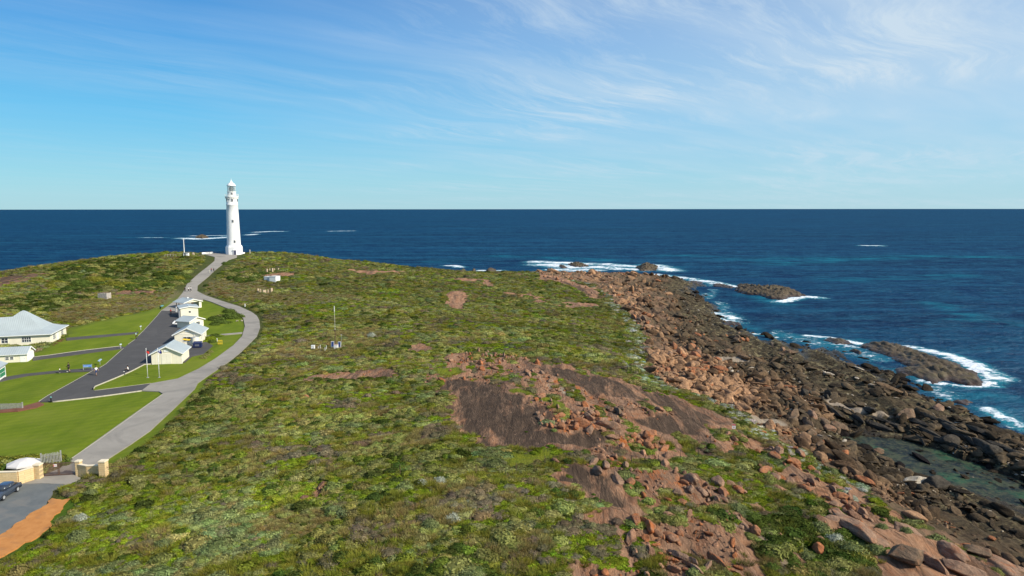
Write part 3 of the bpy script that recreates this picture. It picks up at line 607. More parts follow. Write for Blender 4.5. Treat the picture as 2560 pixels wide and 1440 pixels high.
plants = [leaf_me('dome_a', leaf_i, n=300, size=.17, flat=.62, lump=.35, seed=3), leaf_me('dome_b', leaf_i, n=300, size=.15, flat=.5, lump=.5, seed=8),
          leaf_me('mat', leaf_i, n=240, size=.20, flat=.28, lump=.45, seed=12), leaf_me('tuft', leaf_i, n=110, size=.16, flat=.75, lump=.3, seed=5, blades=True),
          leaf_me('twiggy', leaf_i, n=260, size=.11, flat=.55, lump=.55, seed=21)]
def lerp_cols(f, a, b): return a+(b-a)*f[:, None]
def sample_ground(n, ymin, ymax, power, xm=0.78):
    y = (rng.uniform(ymin**(2-power), ymax**(2-power), n))**(1/(2-power)); x = rng.uniform(-1, 1, n)*(y*xm+24)
    return x, y
PAL = dict(greygreen=(.205, .205, .066), blue=(.16, .185, .07), green=(.160, .205, .018), olive=(.190, .188, .030), dark=(.060, .085, .018), pale=(.22, .22, .065), dead=(.165, .14, .08), tan=(.22, .18, .065), rust=(.17, .11, .05), silver=(.34, .36, .27), mid=(.140, .168, .024))
PAL = {k: np.array(v) for k, v in PAL.items()}
def heath(n, ymin, ymax, power, smin, smax):
    x, y = sample_ground(n, ymin, ymax, power)
    ve = _interp(veg, x, y); cst = _interp(coast, x, y); lw_ = _interp(lawn, x, y)
    keep = (rng.uniform(0, 1, n) < np.where(ve > .55, 1, ve*.35)) & (_interp(trk, x, y) < .3) & (_interp(moss, x, y) < .5) & (_interp(paved_s, x, y) < .35)
    keep &= ~((cst > .15) & (rng.uniform(0, 1, n) < .96)); keep &= _interp(TZ, x, y) > 1.5
    keep &= lw_ < .45
    x, y = x[keep], y[keep]; n = len(x)
    f1 = fbm(x*.045, y*.045, 101, 3); f2 = fbm(x*.16, y*.16, 103, 3); f3 = fbm(x*.3, y*.3, 107, 2); u = rng.uniform(0, 1, n)
    gr_a, tn_a, dk_a = _interp(green, x, y), _interp(tan, x, y), _interp(dksh, x, y)
    typ = np.zeros(n, int); col = np.zeros((n, 3)); col[:] = PAL['olive']; typ[:] = 2
    def put(mk, c, ty):
        col[mk] = PAL[c]; typ[mk] = ty
    far = np.clip((y-130)/200, 0, 1)
    # plants grow in patches of one kind, a few metres across, drawn out by the wind
    qa = fbm(x*.10, y*.13, 111, 3)+.45*(fbm(x*.42, y*.55, 113, 3)-.5)+rng.normal(0, .035, n)
    qb = fbm(x*.13+40, y*.20, 117, 3)+.5*(fbm(x*.5, y*.7, 119, 3)-.5)+rng.normal(0, .035, n)
    put(qa < .42, 'green', 2); put((qa > .42) & (qa < .52), 'olive', 3); put(qa > .60, 'mid', 0)
    put((qb > .60) & (qa > .36), 'greygreen', 1); put(qb > .69, 'blue', 1); put((qb < .37), 'tan', 3); put((qb < .41) & (qa < .46), 'dead', 4)
    put((qb < .44) & (qa > .58), 'pale', 0); put((abs(qb-.52) < .025) & (qa > .5), 'dark', 0); put((u > .965-.30*far), 'greygreen', 1); put((u > .95) & (u < .965), 'dead', 4)
    w_ = rng.uniform(0, 1, n)
    put((gr_a > .5) & (w_ < .6), 'green', 2); put((tn_a > .5) & (w_ < .75), 'tan', 3); put((tn_a > .5) & (w_ > .9), 'greygreen', 1)
    put((dk_a > .5) & (w_ < .55), 'dark', 0); put((dk_a > .5) & (w_ > .55) & (w_ < .75), 'greygreen', 1)
    edge = (_interp(coast, np.clip(x+5, -399, 329), y) > .5) & (w_ < .6) & (y > 95); put(edge & (w_ < .35), 'silver', 1); put(edge & (w_ > .35), 'greygreen', 1)
    big_ = np.isin(typ, (0, 1, 4)); s = rng.uniform(smin, smax, n)*np.where(big_, rng.choice([.75, 1.15, 1.9], n, p=[.64, .29, .07]), 1.15)
    s = s*np.where((tn_a > .5) & (typ == 3), .7, 1)*np.where(dk_a > .5, 1.25, 1)
    col = col*rng.uniform(.74, 1.22, (n, 1))*(1+rng.normal(0, .07, (n, 3))); col = np.clip(col*(.60+1.12*fbm(x*.06, y*.09, 131, 3)[:, None]), .004, .6)
    col *= (1-.14*far)[:, None]; z = HS(x, y)-.06*s
    sc = np.stack([s*rng.uniform(.9, 1.35, n), s*rng.uniform(.8, 1.2, n), s*rng.uniform(.6, 1.1, n)], 1); sc[typ == 3, 2] *= rng.uniform(.5, .9, (typ == 3).sum())
    rt = np.stack([rng.normal(0, .06, n), rng.normal(0, .06, n), rng.uniform(0, 6.28, n)], 1)
    return np.stack([x, y, z], 1), rt, sc, typ, col
parts_ = [heath(100000, 50, 150, 1.25, .26, .62), heath(62000, 150, 290, 1.2, .36, .85), heath(36000, 290, 470, 1.2, .5, 1.1)]
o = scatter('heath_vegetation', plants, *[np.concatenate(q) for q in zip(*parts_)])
tag(o, 'low coastal heath of mixed green, grey and straw coloured bushes covering the headland', 'heath', kind='stuff')
# rubble along the shore
rocks_p = []
for k, (cu, ro, an) in enumerate(((9, .10, .72), (14, .08, .62), (7, .12, .8), (12, .14, .66), (16, .06, .6))):
    Vr, Fr = rock_mesh(40+k, cu, 3, ro, an); rocks_p.append(raw_mesh('stone_%s' % 'abcde'[k], Vr, Fr, rock_i, k % 2 == 0))
def rubble(n, ymin, ymax, power):
    x, y = sample_ground(n, ymin, ymax, power, .80); cst = _interp(coast, x, y); z = HS(x, y); b0 = _interp(base, x, y)
    cl_ = fbm(x*.11, y*.06, 151, 3); pl_in = pip(x, y, ramp_p); z = np.where(pl_in, -.12, z); keep = (cst > .5) & (z > -.55) & ((b0 > -.9) | pl_in) & (rng.uniform(0, 1, n) < np.clip((cl_-np.where(b0 < 2.4, .40, .30))*3.4, .05, 1)) & (~pip(x, y, ramp_p) | (rng.uniform(0, 1, n) < .10)) & (_interp(sand, x, y) < .4)
    x, y, z, b0 = x[keep], y[keep], z[keep], b0[keep]; n = len(x)
    s = np.clip(.13*rng.pareto(1.75, n)+.13, .13, 1.25)*np.clip(.8+y/330, .9, 1.9)
    f = np.clip((b0-2.0)/3.2+(fbm(x*.12, y*.08, 153, 3)-.5)*1.5, 0, 1)
    col = lerp_cols(f, np.array((.120, .090, .054)), np.array((.41, .245, .135))); uu = rng.uniform(0, 1, n)
    col[uu < .26] *= .42; wh = (uu > .94) & (b0 < 3.0) & (s < .9); col[wh] = (.52, .46, .36); rd_ = (uu > .80) & (uu < .85) & (b0 > 2); col[rd_] = (.40, .17, .08)
    lo_ = z < .35; col[lo_] = col[lo_]*.35; col *= rng.uniform(.75, 1.25, (n, 1))
    sc = np.stack([s*rng.uniform(.6, 1.0, n), s*rng.uniform(1.0, 2.3, n), s*rng.uniform(.4, .8, n)*np.where(b0 < 2.4, .7, 1)], 1)
    rt = np.stack([rng.normal(0, .25, n), rng.normal(0, .2, n), rng.normal(.10, .5, n)], 1)
    return np.stack([x, y, z+.12*s], 1), rt, sc, rng.integers(0, 5, n), np.clip(col, .01, .7)
parts_ = [rubble(150000, 66, 200, 1.35), rubble(60000, 200, 520, 1.35)]
o = scatter('shore_rubble', rocks_p, *[np.concatenate(q) for q in zip(*parts_)])
tag(o, 'jumbled brown and pinkish stones covering the rocky shore', 'rubble', kind='stuff')

def inland_stones(n):
    x, y = sample_ground(n, 60, 160, 1.3); k = (x > -60) & (x < 90); x, y = x[k], y[k]
    rk = _interp(rock, x, y); cst = _interp(coast, x, y); mz = _interp(mixz, x, y); dk_ = _interp(dark, x, y); cl_ = fbm(x*.22, y*.12, 171, 4); n = len(x)
    keep = (cst < .3) & (((rk > .4) & (rng.uniform(0, 1, n) < np.clip((cl_-.56)*7, 0, 1)*(1-.97*dk_))) | ((mz > .5) & (rng.uniform(0, 1, n) < np.clip((cl_-.54)*5, 0, .5)))) & (_interp(trk, x, y) < .3)
    x, y = x[keep], y[keep]; n = len(x); s = np.clip(.16*rng.pareto(2.1, n)+.14, .14, .85)
    col = lerp_cols(rng.uniform(0, 1, n), np.array((.24, .14, .09)), np.array((.44, .25, .15))); uu = rng.uniform(0, 1, n); col[uu < .3] = (.42, .17, .075); col *= rng.uniform(.7, 1.2, (n, 1))
    sc = np.stack([s*rng.uniform(.6, .95, n), s*rng.uniform(.9, 1.9, n), s*rng.uniform(.55, .95, n)], 1)
    return np.stack([x, y, HS(x, y)+.1*s], 1), np.stack([rng.normal(0, .2, n), rng.normal(0, .2, n), rng.normal(.1, .5, n)], 1), sc, rng.integers(0, 5, n), col
o = scatter('scattered_stones', rocks_p, *inland_stones(24000))
tag(o, 'small reddish stones strewn over the granite domes and slope', 'stones', kind='stuff')
# ------------------------------------------------------------------ mesh builder for made things
class MB:
    def __init__(s): s.bm = bmesh.new()
    def box(s, x0, x1, y0, y1, z0, z1, bev=0):
        v = [s.bm.verts.new(p) for p in ((x0,y0,z0),(x1,y0,z0),(x1,y1,z0),(x0,y1,z0),(x0,y0,z1),(x1,y0,z1),(x1,y1,z1),(x0,y1,z1))]
        fs = [s.bm.faces.new([v[i] for i in f]) for f in ((3,2,1,0),(4,5,6,7),(0,1,5,4),(1,2,6,5),(2,3,7,6),(3,0,4,7))]
        if bev:
            es = list({e for f in fs for e in f.edges}); bmesh.ops.bevel(s.bm, geom=es, offset=bev, segments=2, affect='EDGES', profile=.7)
        return s
    def poly(s, pts): s.bm.faces.new([s.bm.verts.new(p) for p in pts]); return s
    def prism(s, pts, d):
        a = [s.bm.verts.new(p) for p in pts]; b = [s.bm.verts.new(tuple(Vector(p)+Vector(d))) for p in pts]; n = len(pts)
        s.bm.faces.new(a[::-1]); s.bm.faces.new(b)
        for i in range(n): s.bm.faces.new((a[i], a[(i+1) % n], b[(i+1) % n], b[i]))
        bmesh.ops.recalc_face_normals(s.bm, faces=s.bm.faces); return s
    def lathe(s, prof, n=20, c=(0, 0), cap=True):
        rows = [[s.bm.verts.new((c[0]+r*math.cos(6.28319*i/n), c[1]+r*math.sin(6.28319*i/n), z)) for i in range(n)] for r, z in prof]
        for a, b in zip(rows[:-1], rows[1:]):
            for i in range(n): s.bm.faces.new((a[i], a[(i+1) % n], b[(i+1) % n], b[i]))
        if cap: s.bm.faces.new(rows[-1]); s.bm.faces.new(rows[0][::-1])
        return s
    def tube(s, a, b, r, r2=None, n=8):
        a, b = Vector(a), Vector(b); q = (b-a).to_track_quat('Z', 'Y'); r2 = r if r2 is None else r2
        A_ = [s.bm.verts.new(a+q@Vector((r*math.cos(6.28319*i/n), r*math.sin(6.28319*i/n), 0))) for i in range(n)]
        B_ = [s.bm.verts.new(b+q@Vector((r2*math.cos(6.28319*i/n), r2*math.sin(6.28319*i/n), 0))) for i in range(n)]
        for i in range(n): s.bm.faces.new((A_[i], A_[(i+1) % n], B_[(i+1) % n], B_[i]))
        s.bm.faces.new(A_[::-1]); s.bm.faces.new(B_); return s
    def done(s, name, m, parent=None, smooth=False, label=None):
        me = bpy.data.meshes.new(name); s.bm.to_mesh(me); s.bm.free(); me.materials.append(m)
        if smooth: me.polygons.foreach_set('use_smooth', [True]*len(me.polygons))
        o = link(name, me, parent)
        if label: o['label'] = label
        return o
cream = M('cream_boards', (.80, .74, .57), .75, .07, .6, wave=('Z', 5.0, .25))
cream_v = M('cream_battens', (.80, .745, .60), .75, .07, .6)
white_p = M('white_paint', (.82, .81, .76), .6, .05, 1)
roofm = M('pale_blue_roofing', (.37, .415, .415), .55, .10, .35, .4, wave=('X', 2.2, .45))
roofm_y = M('pale_blue_roofing_cross', (.37, .415, .415), .55, .10, .35, .4, wave=('Y', 2.2, .45))
glass = M('window_glass', (.035, .045, .06), .12, .2, 2, .6)
lime = M('limestone_block', (.66, .49, .26), .9, .25, 2.2, bs=.5, bscale=5)
steel = M('galvanised_steel', (.45, .46, .46), .45, .1, 3, metal=.3)
black = M('black_metal', (.02, .02, .022), .5)
def window(parent, x0, x1, z0, z1, y, axis='y', cols=2, rows=2, frame=white_p, fw=.07, pane_m=glass):
    f = MB(); d = .06
    def bx(mb, a0, a1, c0, c1, e0, e1):
        if axis == 'y': mb.box(a0, a1, y+e0, y+e1, c0, c1)
        else: mb.box(y-e1, y-e0, a0, a1, c0, c1)
    bx(f, x0-fw, x1+fw, z0-fw, z0, -d, .04); bx(f, x0-fw, x1+fw, z1, z1+fw, -d, .04); bx(f, x0-fw, x0, z0, z1, -d, .04); bx(f, x1, x1+fw, z0, z1, -d, .04)
    for i in range(1, cols): xx = x0+(x1-x0)*i/cols; bx(f, xx-.035, xx+.035, z0, z1, -d*.8, .04)
    for i in range(1, rows): zc = z0+(z1-z0)*i/rows; bx(f, x0, x1, zc-.03, zc+.03, -d*.6, .04)
    fo_ = f.done('window', frame, parent); p = MB(); bx(p, x0, x1, z0, z1, -.015, .05); p.done('pane', pane_m, fo_); return fo_
def door(parent, x0, x1, z1, y, axis='y', m=white_p, z0=0.02):
    f = MB()
    (f.box(x0, x1, y-.05, y+.05, z0, z1) if axis == 'y' else f.box(y-.05, y+.05, x0, x1, z0, z1)); d = f.done('door', m, parent)
    h = MB(); (h.box(x1-.16, x1-.10, y-.10, y-.05, z0+.95, z0+1.05) if axis == 'y' else h.box(y+.05, y+.10, x1-.16, x1-.10, z0+.95, z0+1.05)); h.done('handle', steel, d)
    return d
def frame_of(FL, FR, name, zoff=0.0, BR=None):
    a, b = P(*FL), P(*FR); rz = math.atan2(b.y-a.y, b.x-a.x); z = min(a.z, b.z)+zoff
    if BR: z = min(z, P(*BR).z)
    L = math.hypot(b.x-a.x, b.y-a.y); r = empty(name, (a.x, a.y, z), rz); return r, L
def gable_house(name, FL, FR, D, h, rise, label, cat='shed', ridge='y', ov=.35, wall_m=cream, L=None, back=True, walls=True):
    r, Lm = frame_of(FL, FR, name); L = L or Lm; tag(r, label, cat)
    if walls:
        wl = MB()
        if ridge == 'y':
            wl.prism([(0,0,-.7),(L,0,-.7),(L,0,h),(L/2,0,h+rise),(0,0,h)], (0, D, 0))
        else: wl.prism([(0,0,-.7),(0,D,-.7),(0,D,h),(0,D/2,h+rise),(0,0,h)], (L, 0, 0))
        wl.done('wall', wall_m, r)
    rf = MB(); th = .09
    if ridge == 'y':
        k = rise/(L/2); e = h-ov*k
        for sx, ex in ((L/2, -ov), (L/2, L+ov)): rf.prism([(sx,-ov,h+rise+.02),(ex,-ov,e+.02),(ex,-ov,e+th+.02),(sx,-ov,h+rise+th+.02)], (0, D+2*ov, 0))
        ro = rf.done('roof', roofm_y, r); rc = MB(); rc.box(L/2-.12, L/2+.12, -ov, D+ov, h+rise+th, h+rise+th+.05); rc.done('ridge_cap', M('ridge_metal', (.48, .56, .58), .5), ro)
        bb = MB()
        for sx, ex in ((L/2, -ov), (L/2, L+ov)): bb.prism([(sx,-ov-.04,h+rise-.16),(ex,-ov-.04,e-.16),(ex,-ov-.04,e+th+.01),(sx,-ov-.04,h+rise+th+.01)], (0, .04, 0))
        bb.done('bargeboard', white_p, ro)
        MB().box(L+ov, L+ov+.1, -ov, D+ov, e-.06, e+.05).done('gutter', white_p, ro); MB().box(-ov-.1, -ov, -ov, D+ov, e-.06, e+.05).done('gutter', white_p, ro)
    else:
        k = rise/(D/2); e = h-ov*k
        for sy, ey in ((D/2, -ov), (D/2, D+ov)): rf.prism([(-ov,sy,h+rise+.02),(-ov,ey,e+.02),(-ov,ey,e+th+.02),(-ov,sy,h+rise+th+.02)], (L+2*ov, 0, 0))
        ro = rf.done('roof', roofm, r); bb = MB()
        for xx in (-ov-.04, L+ov):
            bb = MB()
            for sy, ey in ((D/2, -ov), (D/2, D+ov)): bb.prism([(xx,sy,h+rise-.2),(xx,ey,e-.2),(xx,ey,e+th+.01),(xx,sy,h+rise+th+.01)], (.04, 0, 0))
            bb.done('bargeboard', white_p, ro)
        g_ = MB(); g_.box(-ov, L+ov, -ov-.1, -ov, e-.06, e+.05); g_.done('gutter', white_p, ro)
    return r, L
def down_pipe(r, x, y, h): MB().tube((x, y, -.3), (x, y, h), .05).done('drainpipe', white_p, r)

# --- the row of cream sheds beside the yard
ra, L = gable_house('storage_shed', (379,909.5), (454,907.5), 7.2, 2.5, 1.55, 'cream gabled shed behind the flagpoles, nearest of the yard row', ov=.45)
s_ = MB()
for x in np.arange(.9, L, .9): s_.box(x-.03, x+.03, -.03, 0, -.2, 2.5)
s_.done('batten', cream_v, ra)
dd = MB(); dd.box(L*.33, L*.5-.01, -.07, 0, 0, 2.45); dd.box(L*.5+.01, L*.67, -.07, 0, 0, 2.45); dd.done('double_door', cream_v, ra)
sg = MB(); sg.box(L*.42, L*.58, -.08, 0, 2.75, 3.2, .01); sg.done('gable_vent', white_p, ra); down_pipe(ra, L+.08, .1, 2.3)
rb_, L = gable_house('yard_house', (437,862), (501,860), 8.6, 2.9, 1.5, 'cream gabled house with a white gable vent and dark double window, behind the nearest shed', 'house', ov=.5)
window(rb_, L*.34, L*.62, .9, 2.05, 0, cols=2, rows=1); sg = MB(); sg.box(L*.42, L*.58, -.06, 0, 3.3, 3.75, .01); sg.done('gable_vent', white_p, rb_)
for k in (1.2, 3.0, 4.9): window(rb_, k, k+.7, 1.0, 2.2, L, axis='x', cols=1, rows=2)
dd = MB(); dd.box(-.05, L+.05, -.05, 0, 2.82, 2.95); dd.done('trim_board', white_p, rb_); down_pipe(rb_, L*.78, -.12, 2.7)
rc_, L = gable_house('yard_cottage', (474,822), (509,815), 4.6, 2.3, .95, 'small cream gabled hut squeezed between two larger cream buildings', 'hut', ov=.4)
window(rc_, L*.48, L*.72, .9, 1.75, 0, cols=2, rows=1)
rd_, L = gable_house('fog_signal_hut', (452,795), (496,793), 6.5, 3.35, .35, 'boxy cream building with an almost flat blue roof and one tiny window', 'building', ov=.3)
window(rd_, L*.46, L*.58, 1.7, 2.25, 0, cols=1, rows=1); door(rd_, 1.5, 2.5, 2.2, 0, axis='x')
MB().box(-.5, -.06, .3, 1.5, -.2, 2.6).done('service_box', M('grey_box_paint', (.30, .31, .32), .6), rd_)
re_, L = gable_house('picnic_shelter', (461,773), (504,768), 6.0, 2.3, .95, 'open sided picnic shelter with blue gabled roof and cream gable beside the road fork', 'shelter', ov=.35, walls=False)
gb = MB(); gb.prism([(0,0,2.2),(L,0,2.2),(L,0,2.35),(L/2,0,3.22),(0,0,2.35)], (0,.1,0)); gb.done('gable_panel', cream, re_)
for px_, py_ in ((.1,.1),(L*.5,.1),(L*.1,5.8),(L-.1,5.8)): MB().box(px_-.08, px_+.08, py_-.08, py_+.08, -.4, 2.3).done('post', M('brown_timber', (.20,.11,.06), .8), re_)
MB().box(L-.12, L, .05, 5.9, -.5, 2.3).box(L-.9, L, -.02, .05, -.5, 2.3).done('wall', cream, re_); MB().lathe([(.3,3.2),(.3,3.55),(.1,3.7)], 10, (L/2,3)).done('roof_vent', white_p, re_)
sb = MB(); sb.box(.6, 2.6, 2.2, 2.5, .35, .45); sb.box(.7,.8,2.2,2.5,-.2,.35); sb.box(2.4,2.5,2.2,2.5,-.2,.35); sb.done('bench_seat', M('brown_timber', (.2,.11,.06)), re_)

# --- keepers' quarters: bell-cast hipped roof
rm, L = frame_of((125.7,858.6), (125.8,858.6), 'keepers_house')
a, b = P(125.7,858.6), P(165,835); dy = Vector((b.x-a.x, b.y-a.y, 0)); D = 13.2; rm.rotation_euler = (0, 0, math.atan2(dy.y, dy.x)-R(90)); rm.location = (a.x, a.y, 11.3)
tag(rm, 'large cream bungalow with a tall pale blue pyramid roof at the left edge', 'house')
Wd = 16.0; h = 2.9
MB().box(-Wd, 0, 0, D, -.9, h).done('wall', cream, rm)
MB().box(-Wd-.06, .06, -.06, D+.06, -1.2, .12).done('plinth', M('pale_plinth', (.62,.54,.44), .9, .2, 2), rm)
rf = MB(); cx, cy = -Wd*.46, D*.5; levels = [(0.0, h-.06, .5), (.40, h+1.0, 0), (1.0, h+4.3, 0)]
def ringp(f, z, o): return [(-Wd-o+(cx+Wd+o)*f, -o+(cy+o)*f, z), (o+(cx-o)*f, -o+(cy+o)*f, z), (o+(cx-o)*f, D+o+(cy-D-o)*f, z), (-Wd-o+(cx+Wd+o)*f, D+o+(cy-D-o)*f, z)]
rows = [ringp(0, h-.14, .5)]+[ringp(f, z, .5) for f, z in ((0, h), (.2, h+.42), (.36, h+.95), (.5, h+1.85), (.93, h+5.0), (.985, h+5.25))]
vv = [[rf.bm.verts.new(p) for p in r_] for r_ in rows]
for q, q2 in zip(vv[:-1], vv[1:]):
    for i in range(4): rf.bm.faces.new((q[i], q[(i+1) % 4], q2[(i+1) % 4], q2[i]))
rf.bm.faces.new(vv[-1]); rf.bm.faces.new(vv[0][::-1]); ro = rf.done('roof', roofm, rm)
MB().box(-Wd-.6, .6, -.62, -.5, h-.16, h-.02).done('gutter', white_p, ro); MB().box(.5, .62, -.5, D+.5, h-.16, h-.02).done('gutter', white_p, ro)
ch = MB(); ch.box(-Wd*.52-.5, -Wd*.52+.5, D-1.5, D-.5, h+.5, h+3.6); ch.box(-Wd*.52-.6, -Wd*.52+.6, D-1.6, D-.4, h+3.3, h+3.5); cho = ch.done('chimney', M('cream_brick', (.66,.55,.42), .9, .2, 4), ro)
window(rm, -6.0, -4.1, 1.1, 2.3, 0, cols=4, rows=2); window(rm, -10.3, -9.0, 1.1, 2.3, 0, cols=2, rows=2); window(rm, -13.5, -12.3, 1.1, 2.3, 0, cols=2, rows=2)
for k in (2.2, 8.6): window(rm, k, k+2.0, 1.0, 2.35, 0, axis='x', cols=3, rows=3)
door(rm, 5.4, 6.6, 2.4, 0, axis='x'); down_pipe(rm, .07, .15, h-.1)
# second roof behind, mostly hidden
rx, _ = frame_of((-60,846), (30,840), 'rear_wing'); tag(rx, 'cream rear building with pale blue roof just showing left of the pyramid roof', 'house'); rx.location.z = 11.9
MB().box(0, 9.5, 0, 6, -.6, 3.2).done('wall', cream, rx); rr2 = MB(); rr2.prism([(-.4,-.4,3.2),(9.9,-.4,3.2),(9.9,6.4,3.2),(-.4,6.4,3.2)], (0,0,.06))
rr2.prism([(-.4,-.4,3.27),(-.4,6.4,3.27),(-.4,3,5.1)], (8.6,0,0)); rr2.done('roof', roofm, rx)
# outbuilding and kiosk
ro_, L = gable_house('garage', (2,911), (67,903.5), 4.7, 2.15, 1.15, 'low cream and white garage with pale blue roof below the pyramid roofed house', 'garage', ridge='x', ov=.3, L=6.4)
a, b = P(67,903.5), P(0,903.5); ro_.rotation_euler.z = rm.rotation_euler.z; c_, s_2 = math.cos(ro_.rotation_euler.z), math.sin(ro_.rotation_euler.z); ro_.location = (a.x-6.4*c_, a.y-6.4*s_2, 10.45)
window(ro_, L*.36, L*.46, .9, 1.5, 0, cols=1, rows=2); window(ro_, L*.50, L*.60, .9, 1.5, 0, cols=1, rows=2); door(ro_, L*.80, L*.97, 2.0, 0)
gd = MB(); gd.box(L, L+.06, .3, 2.2, -.1, 2.0); gd.box(L, L+.06, 2.35, 4.3, -.1, 2.0); gd.box(L, L+.03, -.02, 4.72, -.2, 2.15); gd.done('garage_door', white_p, ro_)
rk_ = empty('ticket_kiosk', (P(-2,951).x, P(-2,951).y, 10.2), ra.rotation_euler.z); tag(rk_, 'white kiosk with green glass and pale blue roof cut by the left edge', 'kiosk')
a, b = P(-3,951), P(14,939); rk_.rotation_euler.z = math.atan2(b.y-a.y, b.x-a.x)-R(90); Dk = (b-a).length
MB().box(-3.2, 0, 0, Dk, -.5, 2.7).done('wall', white_p, rk_); MB().prism([(-3.6,-.4,2.72),(.4,-.4,2.72),(.4,Dk+.4,2.72),(-3.6,Dk+.4,2.72)], (0,0,.14)).prism([(-3.6,-.3,2.87),(.3,-.3,2.87),(-1.6,-.3,3.7)], (0,Dk+.6,0)).done('roof', roofm_y, rk_)
window(rk_, .35, Dk-.4, .5, 2.2, 0, axis='x', cols=1, rows=2, pane_m=M('green_glass', (.03,.22,.13), .2))

# --- lighthouse
c = P(578,636.5); base_z = 20.9; lh = empty('lighthouse', (c.x, c.y+4.2, base_z), R(20)); tag(lh, 'tall white tapering stone lighthouse on the far headland above the sea', 'lighthouse')
tw, t = new_mat('whitewashed_stone'); co = t('ShaderNodeTexCoord').outputs['Object']
br = t('ShaderNodeTexBrick', {'Vector': t('ShaderNodeCombineXYZ', {0: t.math('MULTIPLY', t.math('ARCTAN2', t.sep(co)[1], t.sep(co)[0]), 3.4), 1: t.sep(co)[2], 2: 0.0}).outputs[0], 'Scale': 1.0, 'Brick Width': 1.1, 'Row Height': .55, 'Mortar Size': .03})
nn_ = t.noise(co, 1.2, 5, .6)
st_ = t.noise(t.mapping(co, scale=(1, 1, .08)), 1.1, 5, .7)
finish(t, t.mix(t.ramp(st_, .58, .75, 0, .35), t.mix(t.ramp(nn_, .3, .75), (.84, .83, .80), (.90, .89, .87)), (.60, .56, .49)), .8, bump(t, t.math('ADD', t.math('MULTIPLY', br.outputs['Fac'], -.6), t.math('MULTIPLY', t.noise(co, 3, 3), .6)), .8, .12), .3)
tb = MB(); tb.lathe([(3.75,4.2),(3.45,5.0),(3.36,9),(3.2,15),(3.02,22),(2.9,26.2),(2.98,26.3),(2.98,26.6),(2.88,26.7),(2.85,29.6),(3.05,30.0),(3.3,30.35)], 40); tb.done('tower', tw, lh, True)
bb = MB(); n8 = 8; ro8 = [(4.3, -.8), (4.3, 4.0), (3.75, 4.9)]; bb.lathe(ro8, 8); bo = bb.done('base', tw, lh); bo.rotation_euler = (0, 0, R(22.5-20+2))
gl_ = MB(); gl_.lathe([(3.3,30.35),(3.45,30.5),(3.45,30.85),(3.2,30.9)], 40)
for i in range(20):
    a = 6.28319*i/20; gl_.box(3.1*math.cos(a)-.14, 3.1*math.cos(a)+.14, 3.1*math.sin(a)-.14, 3.1*math.sin(a)+.14, 29.6, 30.4)
gal = gl_.done('gallery', white_p, lh); rl = MB()
for i in range(24):
    a = 6.28319*i/24; rl.tube((3.3*math.cos(a), 3.3*math.sin(a), 30.85), (3.3*math.cos(a), 3.3*math.sin(a), 32.0), .045, n=5)
    b = 6.28319*(i+1)/24
    for zq in (31.4, 32.0): rl.tube((3.3*math.cos(a), 3.3*math.sin(a), zq), (3.3*math.cos(b), 3.3*math.sin(b), zq), .04, n=5)
rl.done('railing', white_p, gal)
MB().lathe([(2.15,30.9),(2.15,33.2),(2.35,33.25),(2.35,33.4),(2.05,33.45)], 28).done('lantern_room', white_p, lh)
lg, t = new_mat('lantern_glass'); finish(t, (.25, .33, .36), .05, None, .8, extra={'Alpha': .35})
ln = MB(); ln.lathe([(1.98,33.45),(1.98,36.3)], 16); lno = ln.done('lantern', lg, lh)
ls = MB(); ls.lathe([(.5,33.5),(1.15,34.0),(1.3,34.9),(1.15,35.7),(.5,36.1)], 16); ls.done('lens', M('lens_glass', (.10,.12,.10), .15, .5, 4, .8), lno)
as_ = MB()
for i in range(16): a = 6.28319*i/16; as_.tube((2*math.cos(a), 2*math.sin(a), 33.4), (2*math.cos(a), 2*math.sin(a), 36.35), .045, n=5)
as_.done('glazing_bar', white_p, lno)
dm = MB(); dm.lathe([(2.3,36.3),(2.3,36.55),(2.1,36.8),(1.75,37.4),(1.1,37.95),(.62,38.2),(.6,38.7),(.35,39.0),(.12,39.15),(.1,39.7),(.02,40.3)], 24); dm.done('dome', white_p, lh, True)
def lh_open(name, ang, r, z, w_, h_, m, sub=None):
    f = MB(); f.box(-w_/2-.14, w_/2+.14, -.16, .25, -.14, h_+.14); o = f.done(name, M('stone_surround', (.74,.73,.71), .8), lh)
    o.location = (r*math.sin(ang), -r*math.cos(ang), z); o.rotation_euler = (0, 0, ang); g = MB(); g.box(-w_/2, w_/2, -.22, -.05, 0, h_); g.done(sub or 'pane', m, o); return o
lh.rotation_euler = (0, 0, R(22))
dkp = M('dark_opening', (.025, .028, .04), .3)
for ang, z, r in ((0, 17.2, 3.16), (R(8), 6.4, 3.42), (R(2), 28.2, 2.86), (R(62), 28.2, 2.86), (R(-58), 28.2, 2.86), (R(4), 31.6, 2.15)):
    lh_open('window', ang, r, z, .62, 1.25, dkp)
dd = lh_open('door', R(4), 4.22, .05, 1.15, 2.3, M('blue_grey_door', (.05,.055,.10), .5), 'door_leaf'); MB().box(-1.0, 1.0, -.3, .1, 2.5, 2.75).done('lintel', tw, dd)
